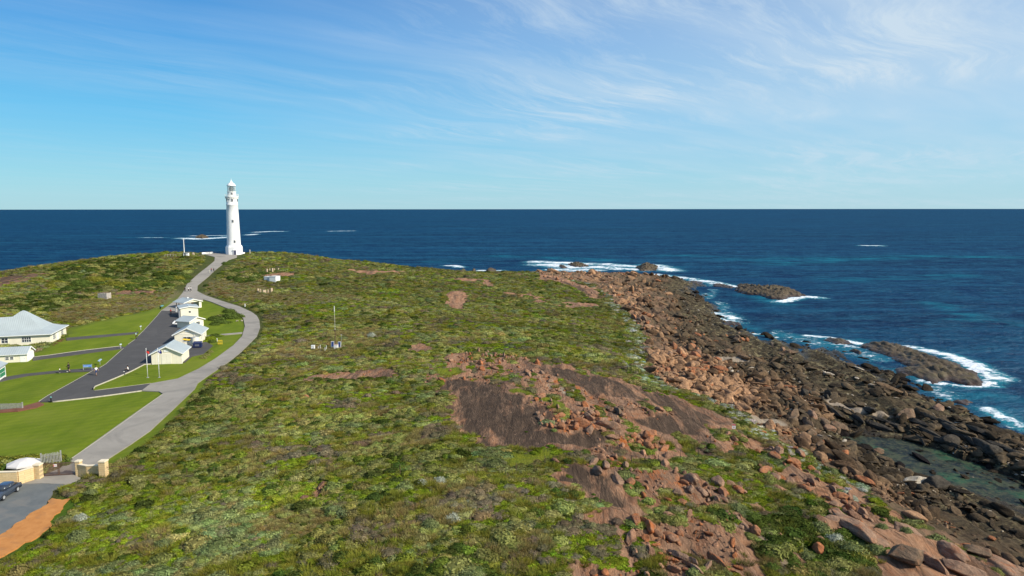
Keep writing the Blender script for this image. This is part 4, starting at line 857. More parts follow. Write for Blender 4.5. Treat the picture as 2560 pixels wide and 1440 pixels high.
# low parapet, flag mast, posts around the tower forecourt
pa = strip('parapet_wall', [(505,634.5),(530,633),(559,632.8)], .35, .8, white_p, None); tag(pa, 'low white parapet wall left of the lighthouse', 'wall')
pa = strip('parapet_wall', [(592,634.5),(612,634)], .35, .8, white_p, None); tag(pa, 'low white parapet wall right of the lighthouse', 'wall')
def rail_fence(name, pxs, hgt, label, m, cat='fence', pr=.05, wires=(.5, .95), dz=0, wm=None, wr=.018):
    p0 = G3(*pxs[0]); r = empty(name, p0); tag(r, label, cat); L_ = [G3(*q)-p0 for q in pxs]
    for q in L_: MB().tube(q+Vector((0,0,-.3)), q+Vector((0,0,hgt)), pr, n=6).done('post', m, r)
    wb = MB()
    for a, b in zip(L_[:-1], L_[1:]):
        for f in wires: wb.tube(a+Vector((0,0,hgt*f)), b+Vector((0,0,hgt*f)), wr, n=4)
    wb.done('wire', wm or m, r); return r
rail_fence('forecourt_railing', [(500,634.2),(512,634),(524,633.6),(536,633.4),(548,633.2),(559,633.2)], 1.5, 'dark railing behind the low wall left of the lighthouse', black, pr=.08, wires=(.3,.6,.97), wr=.05)
rail_fence('forecourt_railing', [(594,634.2),(603,634),(612,633.8),(621,633.8)], 1.5, 'dark railing on the seaward side right of the lighthouse', black, pr=.08, wires=(.3,.6,.97), wr=.05)
rail_fence('lookout_railing', [(412,641),(419,640.5),(426,640),(433,640),(440,640)], 1.3, 'pale posts and rails on the skyline left of the white mast', M('weathered_timber', (.33,.30,.26), .9), pr=.13, wires=(.85,), wr=.06)
g = G3(461,637); ms1 = empty('signal_mast', g); tag(ms1, 'slim white mast rising from a small hut left of the lighthouse', 'mast'); MB().tube((0,0,0), (-.1,0,8.8), .24, .14).done('pole', white_p, ms1)
MB().tube((-.8,0,8.1), (.8,0,8.1), .05).done('yard', white_p, ms1)
hut = empty('mast_hut', G3(464.5,638)); tag(hut, 'tiny white hut at the foot of the slim white mast', 'hut'); MB().box(-.9, 1.4, -.8, .8, -.4, 1.5, .03).done('wall', white_p, hut); MB().box(-1.1, 1.6, -1, 1, 1.5, 1.65).done('roof', M('grey_slab', (.35,.35,.34)), hut); MB().box(-.3,.3,-.86,-.8,.1,1.3).done('door', dkp, hut)
hut = empty('rock_cairn', G3(483,637)); tag(hut, 'squat stone marker between the white mast and the lighthouse', 'cairn'); MB().lathe([(.9,-.3),(.8,.7),(.5,1.3),(.3,1.5)], 7).done('stones', M('cairn_stone', (.36,.28,.2), .9, .3, 3), hut)
g = G3(625,635); mk = empty('marker_post', g); tag(mk, 'single cream post standing right of the lighthouse', 'post'); MB().box(-.16,.16,-.16,.16,-.3,2.3,.03).done('post', M('cream_post', (.6,.56,.44), .8), mk); MB().box(-.2,.2,-.2,.2,2.3,2.42).done('cap', white_p, mk)

# --- gatehouse walls, pillars, gate
capm = M('pale_capstone', (.72, .62, .45), .85, .1, 2)
def wall_seg(name, pxs, hgt, label, th=.35):
    p0 = G3(*pxs[0]); L_ = [P(*q) for q in pxs]; r = empty(name, (p0.x, p0.y, p0.z)); tag(r, label, 'wall')
    wb, cb = MB(), MB()
    for i, (a, b) in enumerate(zip(L_[:-1], L_[1:])):
        d = (b-a).normalized(); n = Vector((-d.y, d.x, 0))*th/2; n2 = n*1.25; A0 = a-p0; B0 = b-p0; A0.z = a.z-p0.z; B0.z = b.z-p0.z
        for mb, q, zl, zh in ((wb, n, -.4, hgt), (cb, n2, hgt, hgt+.09)):
            v = [A0-q, B0-q, B0+q, A0+q]; lo = [mb.bm.verts.new(p+Vector((0,0,zl))) for p in v]; hi = [mb.bm.verts.new(p+Vector((0,0,zh))) for p in v]
            mb.bm.faces.new(lo[::-1]); mb.bm.faces.new(hi)
            for k in range(4): mb.bm.faces.new((lo[k], lo[(k+1) % 4], hi[(k+1) % 4], hi[k]))
    wb.done('stonework', lime_b, r); cb.done('coping', capm, r); return r
lime_b, t = new_mat('limestone_courses'); co = t('ShaderNodeNewGeometry').outputs['Position']; sx_ = t.sep(co)
bk = t('ShaderNodeTexBrick', {'Vector': t('ShaderNodeCombineXYZ', {0: sx_[0], 1: sx_[2], 2: 0.0}).outputs[0], 'Color1': (.68,.48,.23,1), 'Color2': (.74,.56,.30,1), 'Mortar': (.42,.32,.19,1), 'Scale': 1.0, 'Brick Width': .75, 'Row Height': .27, 'Mortar Size': .012})
finish(t, t.mix(t.ramp(t.noise(co, 3, 5, .7), .3, .75, 0, .55), bk.outputs['Color'], (.55,.40,.22)), .9, bump(t, t.math('SUBTRACT', t.noise(co, 9, 4), t.math('MULTIPLY', bk.outputs['Fac'], 1.0)), .6, .05), .2)
wall_seg('limestone_wall', [(-70,1214),(46,1211),(84,1199)], 1.75, 'yellow limestone wall left of the gate, white canopy behind it')
wall_seg('limestone_wing_wall', [(199,1187.5),(219,1191),(247,1190)], 1.5, 'short yellow limestone wall right of the gate with one shaded face')
def pillar(px_, py_, hgt, wd, label):
    p = G3(px_, py_); r = empty('gate_pillar', (p.x, p.y+wd/2, p.z), 0); tag(r, label, 'pillar', None); MB().box(-wd/2, wd/2, -wd/2, wd/2, -.4, hgt, .015).done('shaft', lime_b, r)
    c_ = MB(); c_.box(-wd/2-.06, wd/2+.06, -wd/2-.06, wd/2+.06, hgt, hgt+.12, .02); c_.prism([(-wd/2,-wd/2,hgt+.12),(wd/2,-wd/2,hgt+.12),(wd/2,wd/2,hgt+.12),(-wd/2,wd/2,hgt+.12)], (0,0,.06)); c_.done('capstone', capm, r)
pillar(91.5, 1198, 2.0, .8, 'limestone pillar holding the left leaf of the gate')
pillar(194.5, 1188.5, 2.0, .62, 'limestone pillar between the gate and the short wall')
pillar(255.5, 1197, 2.1, .85, 'end pillar of the limestone wall, where the wire fence begins')
rust = M('rusty_brown_steel', (.13, .075, .05), .7, .25, 5)
a, b = P(100,1193), P(189,1188); gt_ = empty('driveway_gate', (a.x, a.y+.25, 9.45), math.atan2(b.y-a.y, b.x-a.x)); tag(gt_, 'brown steel double gate with vertical bars closing the driveway', 'gate'); Lg = math.hypot(b.x-a.x, b.y-a.y)
for k in (0, 1):
    x0, x1 = k*Lg/2+.03, (k+1)*Lg/2-.03; f = MB()
    for z in (.12, 1.72): f.box(x0, x1, -.035, .035, z-.04, z+.04)
    for x in (x0, x1-.09): f.box(x, x+.09, -.04, .04, .08, 1.76)
    lf = f.done('gate_leaf', rust, gt_); bb = MB()
    for x in np.arange(x0+.2, x1-.1, .135): bb.box(x-.022, x+.022, -.02, .02, .15, 1.7)
    bb.done('bars', rust, lf)
sgn = MB(); sgn.box(Lg*.5-.62, Lg*.5-.18, -.07, -.045, 1.28, 1.62); so = sgn.done('warning_sign', white_p, gt_)
redm = M('red_paint', (.55, .06, .06), .6); sg = MB(); sg.box(Lg*.5-.61, Lg*.5-.53, -.078, -.071, 1.30, 1.60)
for z in (1.36, 1.43, 1.50): sg.box(Lg*.5-.49, Lg*.5-.22, -.078, -.071, z, z+.025)
sg.done('sign_marking', redm, so)
g = P(132,1192); rail = strip('gate_track', [(99,1196),(189,1190)], .12, .03, rust, 'structure')
# fabric canopy behind the wall
g = G3(30,1188); um = empty('canopy_umbrella', (g.x, g.y+2.3, g.z-1.3)); tag(um, 'large white segmented canopy behind the limestone wall', 'umbrella'); cn = MB(); n = 8
cloth = M('white_canvas', (.60, .57, .54), .9, .06, 1.5)
top = cn.bm.verts.new((.5, .2, 2.95)); ri = [[], [], []]
for i in range(n):
    a = 6.28319*i/n+.2
    for k, (rr_, z) in enumerate(((1.2, 2.72), (2.35, 2.3), (2.4, 2.12))): ri[k].append(cn.bm.verts.new((rr_*math.cos(a)*1.05, rr_*math.sin(a), z)))
for i in range(n):
    j = (i+1) % n; cn.bm.faces.new((top, ri[0][i], ri[0][j])); cn.bm.faces.new((ri[0][i], ri[1][i], ri[1][j], ri[0][j])); cn.bm.faces.new((ri[1][i], ri[2][i], ri[2][j], ri[1][j]))
cn.done('canopy', cloth, um); MB().tube((0,0,-.1), (0,0,2.8), .05).done('pole', steel, um); MB().lathe([(.4,-.05),(.4,.1),(.1,.15)], 12).done('base', M('grey_slab', (.35,.35,.34)), um)
rs = MB()
for i in range(n): a = 6.28319*i/n+.2; rs.tube((0,0,2.6), (2.3*math.cos(a)*1.05, 2.3*math.sin(a), 2.25), .018, n=4)
rs.done('ribs', steel, um); um.scale = (.85, .85, .95)
# picket fences
grey_t = M('grey_timber', (.30, .30, .27), .9, .3, 3)
def picket(name, A_, B_, hgt, gap, label, wdt=.09, endpost=None):
    a, b = P(*A_), P(*B_); r = empty(name, (a.x, a.y, min(a.z, b.z)), math.atan2(b.y-a.y, b.x-a.x)); tag(r, label, 'fence'); Lf = (b-a).length
    p_ = MB()
    for x in np.arange(0, Lf, gap): p_.box(x, x+wdt, -.015, .015, -.1, hgt*(.94+.06*random.random()))
    p_.done('pickets', grey_t, r); q = MB()
    for z in (.3, .8): q.box(0, Lf, .02, .07, hgt*z, hgt*z+.08)
    q.done('rails', grey_t, r)
    for x in (0, Lf): MB().box(x-.09, x+.09, .03, .2, -.3, hgt+(endpost or .08)).done('post', grey_t, r)
picket('picket_fence', (-40,1022), (55,1020), 1.0, .16, 'weathered picket fence beside the red bark path')
picket('timber_screen', (104,1168), (153,1160), 1.9, .17, 'tall grey timber slat screen behind the gate, ending in a thick post')
rail_fence('wire_fence', [(264,1196),(330,1186),(398,1186),(467,1188),(535,1188),(597,1190),(690,1190),(790,1190),(900,1190),(1000,1190),(1100,1190),(1190,1190),(1290,1182),(1362,1168)], 1.35, 'thin rusty wire fence running right from the limestone pillar through the heath', rust, pr=.035, wires=(.2,.4,.6,.8,.98), wr=.007)
rail_fence('mesh_fence', [(1578,1166),(1612,1164),(1645,1162),(1700,1152),(1745,1142),(1775,1110),(1800,1085)], 1.5, 'dark wire fence crossing the lower granite slope', black, pr=.03, wires=tuple(np.arange(.08, 1, .10)), wr=.006)
MB_r = MB(); a, b = G3(264,1194), G3(330,1186); MB_r.tube(a+Vector((0,0,1.35)), b+Vector((0,0,1.2)), .035); tag(MB_r.done('boundary_rail', rust), 'brown rail from the limestone end pillar to the first fence post', 'rail')
# ------------------------------------------------------------------ yard furniture, signs, equipment
def at(px_, py_, name, label, cat, rz=0, group=None):
    r = empty(name, G3x(px_, py_), rz); tag(r, label, cat, group); return r
def G3x(px_, py_):
    p = P(px_, py_); z = float(H0(p.x, p.y)); k = _interp(paved_s, p.x, p.y) > .3; return Vector((p.x, p.y, z+.05 if k else float(HS(p.x, p.y))))
blue = M('sign_blue', (.10, .25, .62), .5); green_p = M('dark_green', (.02, .05, .04), .6); yellow = M('yellow_paint', (.75, .50, .03), .6); navy = M('navy_steel', (.015, .025, .09), .5)
flagx = (369, 943.5), (398, 943)
def flagpole(px_, py_, lab, cols, cross):
    r = at(px_, py_, 'flagpole', lab, 'flagpole'); MB().tube((0,0,0), (0,0,6.1), .075, .045, n=10).done('pole', white_p, r, True); MB().lathe([(.03,6.1),(.07,6.15),(.07,6.2),(.02,6.26)], 8).done('finial', white_p, r)
    MB().box(-.22,.22,-.22,.22,-.02,.05).done('base_plate', M('grey_slab', (.35,.35,.34)), r)
    me_v = []; nx_, nz_ = 12, 6
    for i in range(nx_+1):
        for k in range(nz_+1):
            u_ = i/nx_; me_v.append((.05+u_*.85+.03*math.sin(k), -.12*math.sin(u_*7)*u_-.05, 5.95-k/nz_*.62-u_*.42-.05*math.sin(u_*9+k*.5)))
    fc = [(i*(nz_+1)+k, (i+1)*(nz_+1)+k, (i+1)*(nz_+1)+k+1, i*(nz_+1)+k+1) for i in range(nx_) for k in range(nz_)]
    mi = [cross(i/nx_, k/nz_) for i in range(nx_) for k in range(nz_)]
    link('flag', raw_mesh('flag', me_v, fc, cols, True, mi), r); rp = MB(); rp.tube((.06,-.06,.9), (.06,-.06,6.0), .008, n=4); rp.done('halyard', white_p, r)
flag_red, flag_white, flag_blue = M('flag_red', (.72,.05,.04), .8), M('flag_white', (.8,.8,.8), .8), M('flag_blue', (.02,.03,.22), .8)
flagpole(*flagx[0], 'white flagpole flying a red, black and white flag, left one of the pair', [flag_red, flag_white, black], lambda u, v: 1 if u > .72 else (2 if v < .2 else 0))
flagpole(*flagx[1], 'white flagpole flying a dark blue starred ensign, right one of the pair', [flag_blue, flag_white, flag_red], lambda u, v: (1 if (abs(u-.25) < .09 or abs(v-.25) < .12) and u < .5 and v < .5 else (1 if (abs(u-.75) < .05 and abs(v-.25) < .1) or (abs(u-.25) < .06 and abs(v-.8) < .1) or (abs(u-.8) < .05 and abs(v-.75) < .1) else 0)))
# water tank, skip, awning, barrier
r = at(488, 861, 'water_tank', 'round cream water tank beside the house with the dark double window', 'tank'); MB().lathe([(.95,-.1),(.95,1.9),(.9,1.95)], 24).done('tank_body', cream_v, r, False); MB().lathe([(1.0,1.93),(.97,2.0),(.15,2.12)], 24).done('lid', steel, r)
r = at(494.5, 868.5, 'waste_skip', 'navy blue lidded waste skip on the tarmac between the sheds', 'skip', R(10)); MB().prism([(-.95,-.7,.12),(.95,-.7,.12),(1.0,-.75,1.15),(-1.0,-.75,1.15)], (0,1.4,0)).done('bin_body', navy, r)
MB().prism([(-1.0,-.78,1.17),(1.0,-.78,1.17),(1.0,-.78,1.24),(-1.0,-.78,1.24)], (0,1.5,.25)).done('lid', M('navy_lid', (.03,.04,.10), .5), r)
lb = MB(); [lb.box(-.5,.5,-.80,-.76,.5+k*.16,.56+k*.16) for k in range(3)]; lb.done('lettering_band', M('grey_box_paint', (.3,.31,.32)), r)
for sx in (-.8, .8): 
    for sy in (-.5, .5): MB().tube((sx-.05,sy,.06), (sx+.05,sy,.06), .08, n=8).done('castor', black, r)
r = at(466, 866, 'yellow_awning', 'yellow sheet canopy on poles in front of the house with the dark double window', 'awning'); MB().prism([(-.9,-.3,1.75),(.9,-.3,1.55),(.9,.6,1.7),(-.9,.6,1.9)], (0,0,.04)).done('sheet', yellow, r)
for sx, sy in ((-.85,-.25),(.85,-.25),(-.85,.55),(.85,.55)): MB().tube((sx,sy,0), (sx,sy,1.75), .025, n=6).done('pole', steel, r)
r = at(550, 861, 'yellow_barrier', 'yellow slatted barrier standing on the lawn right of the skip', 'barrier', R(25)); b_ = MB(); [b_.box(-.5+i*.25,-.44+i*.25,-.03,.03,0,1.15) for i in range(5)]; b_.box(-.55,.6,-.02,.05,1.05,1.15); b_.box(-.55,.6,-.02,.05,.3,.38); b_.done('frame', yellow, r)
r = at(543, 853, 'white_marker', 'small white marker just left of the yellow barrier', 'marker'); MB().box(-.05,.05,-.05,.05,0,.8).done('post', white_p, r); MB().box(-.15,.15,-.07,-.05,.6,.85).done('plate', white_p, r)
# planter in front of the fog hut
pl_ = strip('garden_edging', [(432,809.5),(437,803.5),(474,801)], .3, .35, white_p, None); tag(pl_, 'white edging wall of the small planted bed between the cream buildings', 'edging')
pl_ = strip('garden_edging', [(433,810),(474,810)], .35, .3, white_p, None); tag(pl_, 'white front kerb of the small planted bed on the tarmac', 'edging')
# interpretive boards and bollards
r = at(219, 924, 'information_board', 'long blue information board on two legs beside the footpath', 'sign', R(12)); MB().box(-.85,.85,-.04,.04,.55,1.1,.01).done('panel', blue, r)
for x in (-.85,.85): MB().box(x-.04,x+.04,-.05,.05,-.1,1.2).done('leg', steel, r)
MB().box(-.75,.2,-.055,-.042,.62,.7).box(-.7,.7,-.055,-.042,.9,.94).done('print', M('pale_print', (.55,.65,.75)), r)
r = at(250, 912, 'tilted_sign', 'tilted pale sign on a post at the lawn corner by the yard', 'sign', R(-30)); MB().tube((0,0,0),(0,0,1.0),.04).done('post', steel, r); MB().prism([(-.4,-.3,.85),(.4,-.3,.85),(.4,.3,1.25),(-.4,.3,1.25)], (0,0,.05)).done('panel', M('pale_sign', (.45,.60,.70), .3), r)
r = at(405, 772, 'tilted_sign', 'teal tilted sign where the tarmac meets the pale road', 'sign', R(-20)); MB().tube((0,0,0),(0,0,.9),.05).done('post', black, r); MB().prism([(-.5,-.35,.85),(.6,-.35,.85),(.6,.35,1.2),(-.5,.35,1.2)], (0,0,.05)).done('panel', M('teal_sign', (.15,.38,.36), .4), r)
MB().box(-.9,-.6,-.15,.15,0,.9).done('post', green_p, r)
for px_, py_, lab in ((302, 871.5, 'white capped light on a post at the mouth of the middle footpath'), (352, 825, 'white capped light on a post at the mouth of the upper footpath')):
    r = at(px_, py_, 'path_light', lab, 'light'); MB().tube((0,0,0),(0,0,.95),.035).done('post', white_p, r); MB().prism([(-.22,-.12,.95),(.22,-.12,.95),(.22,.16,1.15),(-.22,.16,1.15)], (0,0,.06)).done('head', M('lamp_head', (.6,.66,.7), .3), r)
r = at(127.5, 1004, 'bollard', 'black bollard at the lower tip of the tarmac yard', 'bollard'); MB().lathe([(.11,-.05),(.11,.75),(.06,.8)], 12).done('shaft', black, r, True); MB().lathe([(.15,.78),(.15,.86),(.05,.95)], 12).done('cap', M('teal_sign', (.15,.38,.36)), r)
r = at(232, 974, 'corner_stone', 'dark stump at the rounded tip of the lawn wedge', 'post'); MB().lathe([(.15,-.05),(.13,.35),(.05,.4)], 8).done('stump', black, r)
# weather station
r = at(838.5, 866, 'radio_mast', 'tall slender brown mast rising from the solar powered station in the heath', 'mast'); MB().tube((0,0,0),(0,0,4.2),.09,.07).done('lower_tube', rust, r); MB().tube((0,0,4.2),(0,0,9.6),.05,.04).done('upper_tube', M('cream_post', (.6,.56,.44)), r); MB().tube((-.05,0,8.9),(-.05,0,10.2),.09).done('aerial', white_p, r); MB().box(-.35,.2,-.1,.1,4.1,4.3).done('clamp', rust, r)
r = at(840, 871.5, 'equipment_cabinet', 'white equipment cabinet between two solar panels', 'cabinet'); MB().box(-.48,.48,-.35,.35,.05,1.15,.02).done('box', white_p, r); MB().box(-.5,.5,-.4,.4,1.15,1.22).done('lid', M('rust_lid', (.45,.30,.24)), r); MB().box(-.05,0,-.37,-.35,.4,.7).done('handle', steel, r)
pvm = M('solar_cells', (.03,.05,.16), .2, .2, 6, .6)
for px_, lab in ((831.5, 'blue solar panel left of the white equipment cabinet'), (848.5, 'blue solar panel right of the white equipment cabinet')):
    r = at(px_, 869, 'solar_panel', lab, 'solar panel', 0); MB().prism([(-.36,-.2,.3),(.36,-.2,.3),(.36,.08,1.65),(-.36,.08,1.65)], (0,.05,.01)).done('frame', white_p, r)
    MB().prism([(-.29,-.205,.37),(.29,-.205,.37),(.29,.06,1.58),(-.29,.06,1.58)], (0,-.012,0)).done('cells', pvm, r); [MB().tube((x,.1,0),(x,.1,1.2),.03).done('leg', steel, r) for x in (-.3,.3)]
r = at(853.5, 868, 'thin_pole', 'thin grey pole right of the solar panels', 'pole'); MB().tube((0,0,0),(0,0,3.2),.03).done('tube', steel, r); MB().box(-.08,.08,-.05,.05,3.2,3.3).done('sensor', white_p, r)
r = at(782.5, 873, 'instrument_shelter', 'white box shelter on legs left of the solar panels', 'box'); MB().box(-.4,.4,-.3,.3,.25,1.0,.02).done('box', white_p, r); MB().box(-.45,.45,-.35,.35,1.0,1.06).done('lid', white_p, r); [MB().box(x-.03,x+.03,-.03,.03,-.2,.27).done('leg', steel, r) for x in (-.35,.35)]
for k, (px_, py_, hh, lab) in enumerate(((795.5, 871, .5, 'short white peg nearest the white box shelter'), (800.5, 871, .8, 'white peg second from the white box shelter'), (812.5, 877, 1.0, 'white peg standing lowest in the grass before the solar panels'), (816, 873.5, 1.0, 'white peg nearest the left solar panel'))):
    r = at(px_, py_, 'marker_peg', lab, 'peg', group='white pegs by the instruments'); MB().box(-.05,.05,-.05,.05,-.2,hh).done('shaft', white_p, r); MB().box(-.06,.06,-.06,.06,hh,hh+.05).done('cap', white_p, r)
# white cabin and grey timber tank stand on the heath
r = at(675.5, 702.5, 'utility_cabin', 'low white cabin alone in the heath right of the road', 'cabin', R(-12)); MB().box(-2.9,0,-.0,3,-.4,1.75).box(0,2.9,-.6,3,-.4,2.0).done('wall', white_p, r); MB().box(-3,0,-.1,3.1,1.75,1.85).box(-.02,3,-.7,3.1,2.0,2.1).done('roof', M('cabin_roof', (.62,.60,.58)), r)
lv = MB(); [lv.box(-2.7+i*.62,-2.3+i*.62,-.05,0,.15,1.35) for i in range(4)]; lv.done('louvre', M('louvre_grey', (.45,.5,.52), .5), r)
r = at(262, 745, 'timber_tank', 'weathered grey plank enclosure alone on the slope left of the road', 'enclosure', R(-8)); lv = MB(); [lv.box(-1.75+i*.25,-1.53+i*.25,-1.3,-1.24,-.3,2.1+.12*math.sin(i*5)) for i in range(14)]; [lv.box(1.7,1.76,-1.3+i*.25,-1.08+i*.25,-.3,2.1+.1*math.sin(i*4)) for i in range(9)]; lv.done('planks', M('bleached_planks', (.42,.38,.33), .9, .3, 2), r)
MB().box(-1.7,1.7,-1.2,1.2,-.3,1.9).done('tank_body', M('cairn_stone', (.36,.28,.2)), r)
pstone = M('sandy_stone', (.55, .42, .28), .9, .25, 2, bs=.5, bscale=4)
for px_, py_, w_, hh, lab, gp in ((645,729,.3,1.4,'l','lower row of ruined stone posts left of the pebbled scrub'),(651,730,.22,1.3,'l',0),(661,732,.6,1.3,'big',0),(670,729.5,.22,1.2,'l',0),(679,729,.34,1.6,'l',0),(667.5,679,.28,1.5,'u',1),(674.5,676,.2,1.2,'u',1),(681,680,.3,1.9,'u',1),(686,676,.2,1.2,'u',1),(696,676,.25,1.2,'u',1)):
    g = {'l': 'slim sandy stone post in the row below the white cabin', 'big': 'stout sandy stone block in the middle of the row below the white cabin', 'u': 'slim sandy stone post in the row above the white cabin'}[lab]
    r = at(px_, py_, 'stone_post', g, 'post', random.uniform(0, 1), 'stone posts below the white cabin' if lab != 'u' else 'stone posts above the white cabin'); MB().box(-w_,w_,-w_,w_,-.3,hh,.06).done('shaft', pstone, r)
r = at(1834, 1075, 'coastal_hazard_sign', 'white hazard sign with a red top on the slope above the shore', 'sign', R(-8)); MB().box(-.28,.28,-.03,.03,.35,1.15,.01).done('panel', white_p, r); MB().box(-.28,.28,-.04,-.031,.9,1.14).box(-.1,.1,-.04,-.031,.55,.7).done('red_band', redm, r); MB().tube((0,.05,-.3),(0,.05,.9),.04).done('post', steel, r)
r = at(1935, 1082, 'track_marker', 'thin orange stake at the edge of the shore rocks', 'stake'); MB().tube((0,0,-.2),(0,0,1.2),.035).done('shaft', M('orange_paint', (.6,.18,.05)), r); MB().box(-.08,.08,-.03,.03,1.0,1.2).done('plate', M('orange_paint', (.6,.18,.05)), r)
r = at(524, 681, 'road_marker', 'short pale post at the left verge of the upper road', 'post'); MB().box(-.12,.12,-.12,.12,-.2,1.0).done('shaft', M('cream_post', (.6,.56,.44)), r); MB().box(-.14,.14,-.14,.14,1.0,1.06).done('cap', white_p, r)
r = at(612.5, 767, 'road_marker', 'white post at the outer verge of the road bend', 'post'); MB().box(-.1,.1,-.1,.1,-.2,.8).done('shaft', white_p, r); MB().box(-.2,.2,-.12,.12,.8,1.0).done('cap', white_p, r)
# car
def car(pr, pf, label):
    a, b = P(*pr), P(*pf); d = Vector((b.x-a.x, b.y-a.y, 0)).normalized(); r = empty('parked_car', (a.x+d.x*1.3, a.y+d.y*1.3, a.z+.05), math.atan2(d.y, d.x)); tag(r, label, 'car')
    paint, t = new_mat('blue_grey_car_paint'); finish(t, t.mix(t.noise(t('ShaderNodeTexCoord').outputs['Object'], 3), (.055,.075,.105), (.07,.09,.125)), .25, None, .5, .3, {'Coat Weight': .8, 'Coat Roughness': .08})
    # local: +x forward, wheels at x = +-1.3, near side at +y or -y
    prof = [(-2.15,.35),(-2.2,.75),(-2.05,.98),(-1.45,1.02),(.75,.98),(1.7,.86),(2.15,.68),(2.2,.35)]
    bm = MB(); W_ = .86
    rows = []
    for y, k in ((-W_,.94),(-W_*.97,1),(W_*.97,1),(W_,.94)): rows.append([bm.bm.verts.new((x*(.99 if abs(y) >= W_ else 1), y, .3+(z-.3)*k)) for x, z in prof])
    for p_, q_ in zip(rows[:-1], rows[1:]):
        for i in range(len(prof)): j = (i+1) % len(prof); bm.bm.faces.new((p_[i], p_[j], q_[j], q_[i]))
    bm.bm.faces.new(rows[0][::-1]); bm.bm.faces.new(rows[-1]); bmesh.ops.recalc_face_normals(bm.bm, faces=bm.bm.faces)
    bmesh.ops.bevel(bm.bm, geom=list(bm.bm.edges), offset=.05, segments=2, affect='EDGES'); bo = bm.done('body', paint, r, True)
    cb = MB(); lo = [(-1.75,-.80,.98),(1.05,-.80,.96),(1.05,.80,.96),(-1.75,.80,.98)]; hi = [(-1.05,-.58,1.42),(.25,-.60,1.43),(.25,.60,1.43),(-1.05,.58,1.42)]
    l_ = [cb.bm.verts.new(p) for p in lo]; h_ = [cb.bm.verts.new(p) for p in hi]
    for i in range(4): cb.bm.faces.new((l_[i], l_[(i+1)%4], h_[(i+1)%4], h_[i]))
    cb.bm.faces.new(h_); cb.bm.faces.new(l_[::-1]); bmesh.ops.bevel(cb.bm, geom=list(cb.bm.edges), offset=.06, segments=2, affect='EDGES'); cb.done('cabin_glass', glass, r, True)
    rf = MB(); rf.box(-1.08,.28,-.60,.60,1.40,1.46,.02)
    for y in (-1, 1): rf.prism([(-.38,y*.795,.98),(-.30,y*.795,.98),(-.30,y*.62,1.42),(-.38,y*.62,1.42)], (0,y*.03,0))
    rf.done('roof', paint, r, True)
    for x in (-1.3, 1.3):
        for y in (-.78, .78):
            tyre = MB().tube((x,y-.11,.32),(x,y+.11,.32),.33,n=24).done('wheel', black, r); MB().tube((x,y-.125,.32),(x,y+.125,.32),.21,n=16).done('rim', steel, tyre)
    for y in (-.62, .62): MB().box(-2.215,-2.1,y-.17,y+.17,.62,.8,.02).done('tail_light', redm, r); MB().box(2.08,2.21,y-.17,y+.17,.58,.72,.02).done('headlight', glass, r)
    for y in (-.93, .93): MB().box(.62,.78,y-.06,y+.06,.98,1.1,.02).done('mirror', paint, r)
    MB().box(-2.23,-2.2,-.25,.25,.45,.56).done('number_plate', white_p, r)
car((27,1229), (-1,1247), 'dark blue grey car parked against the limestone wall at the left edge')

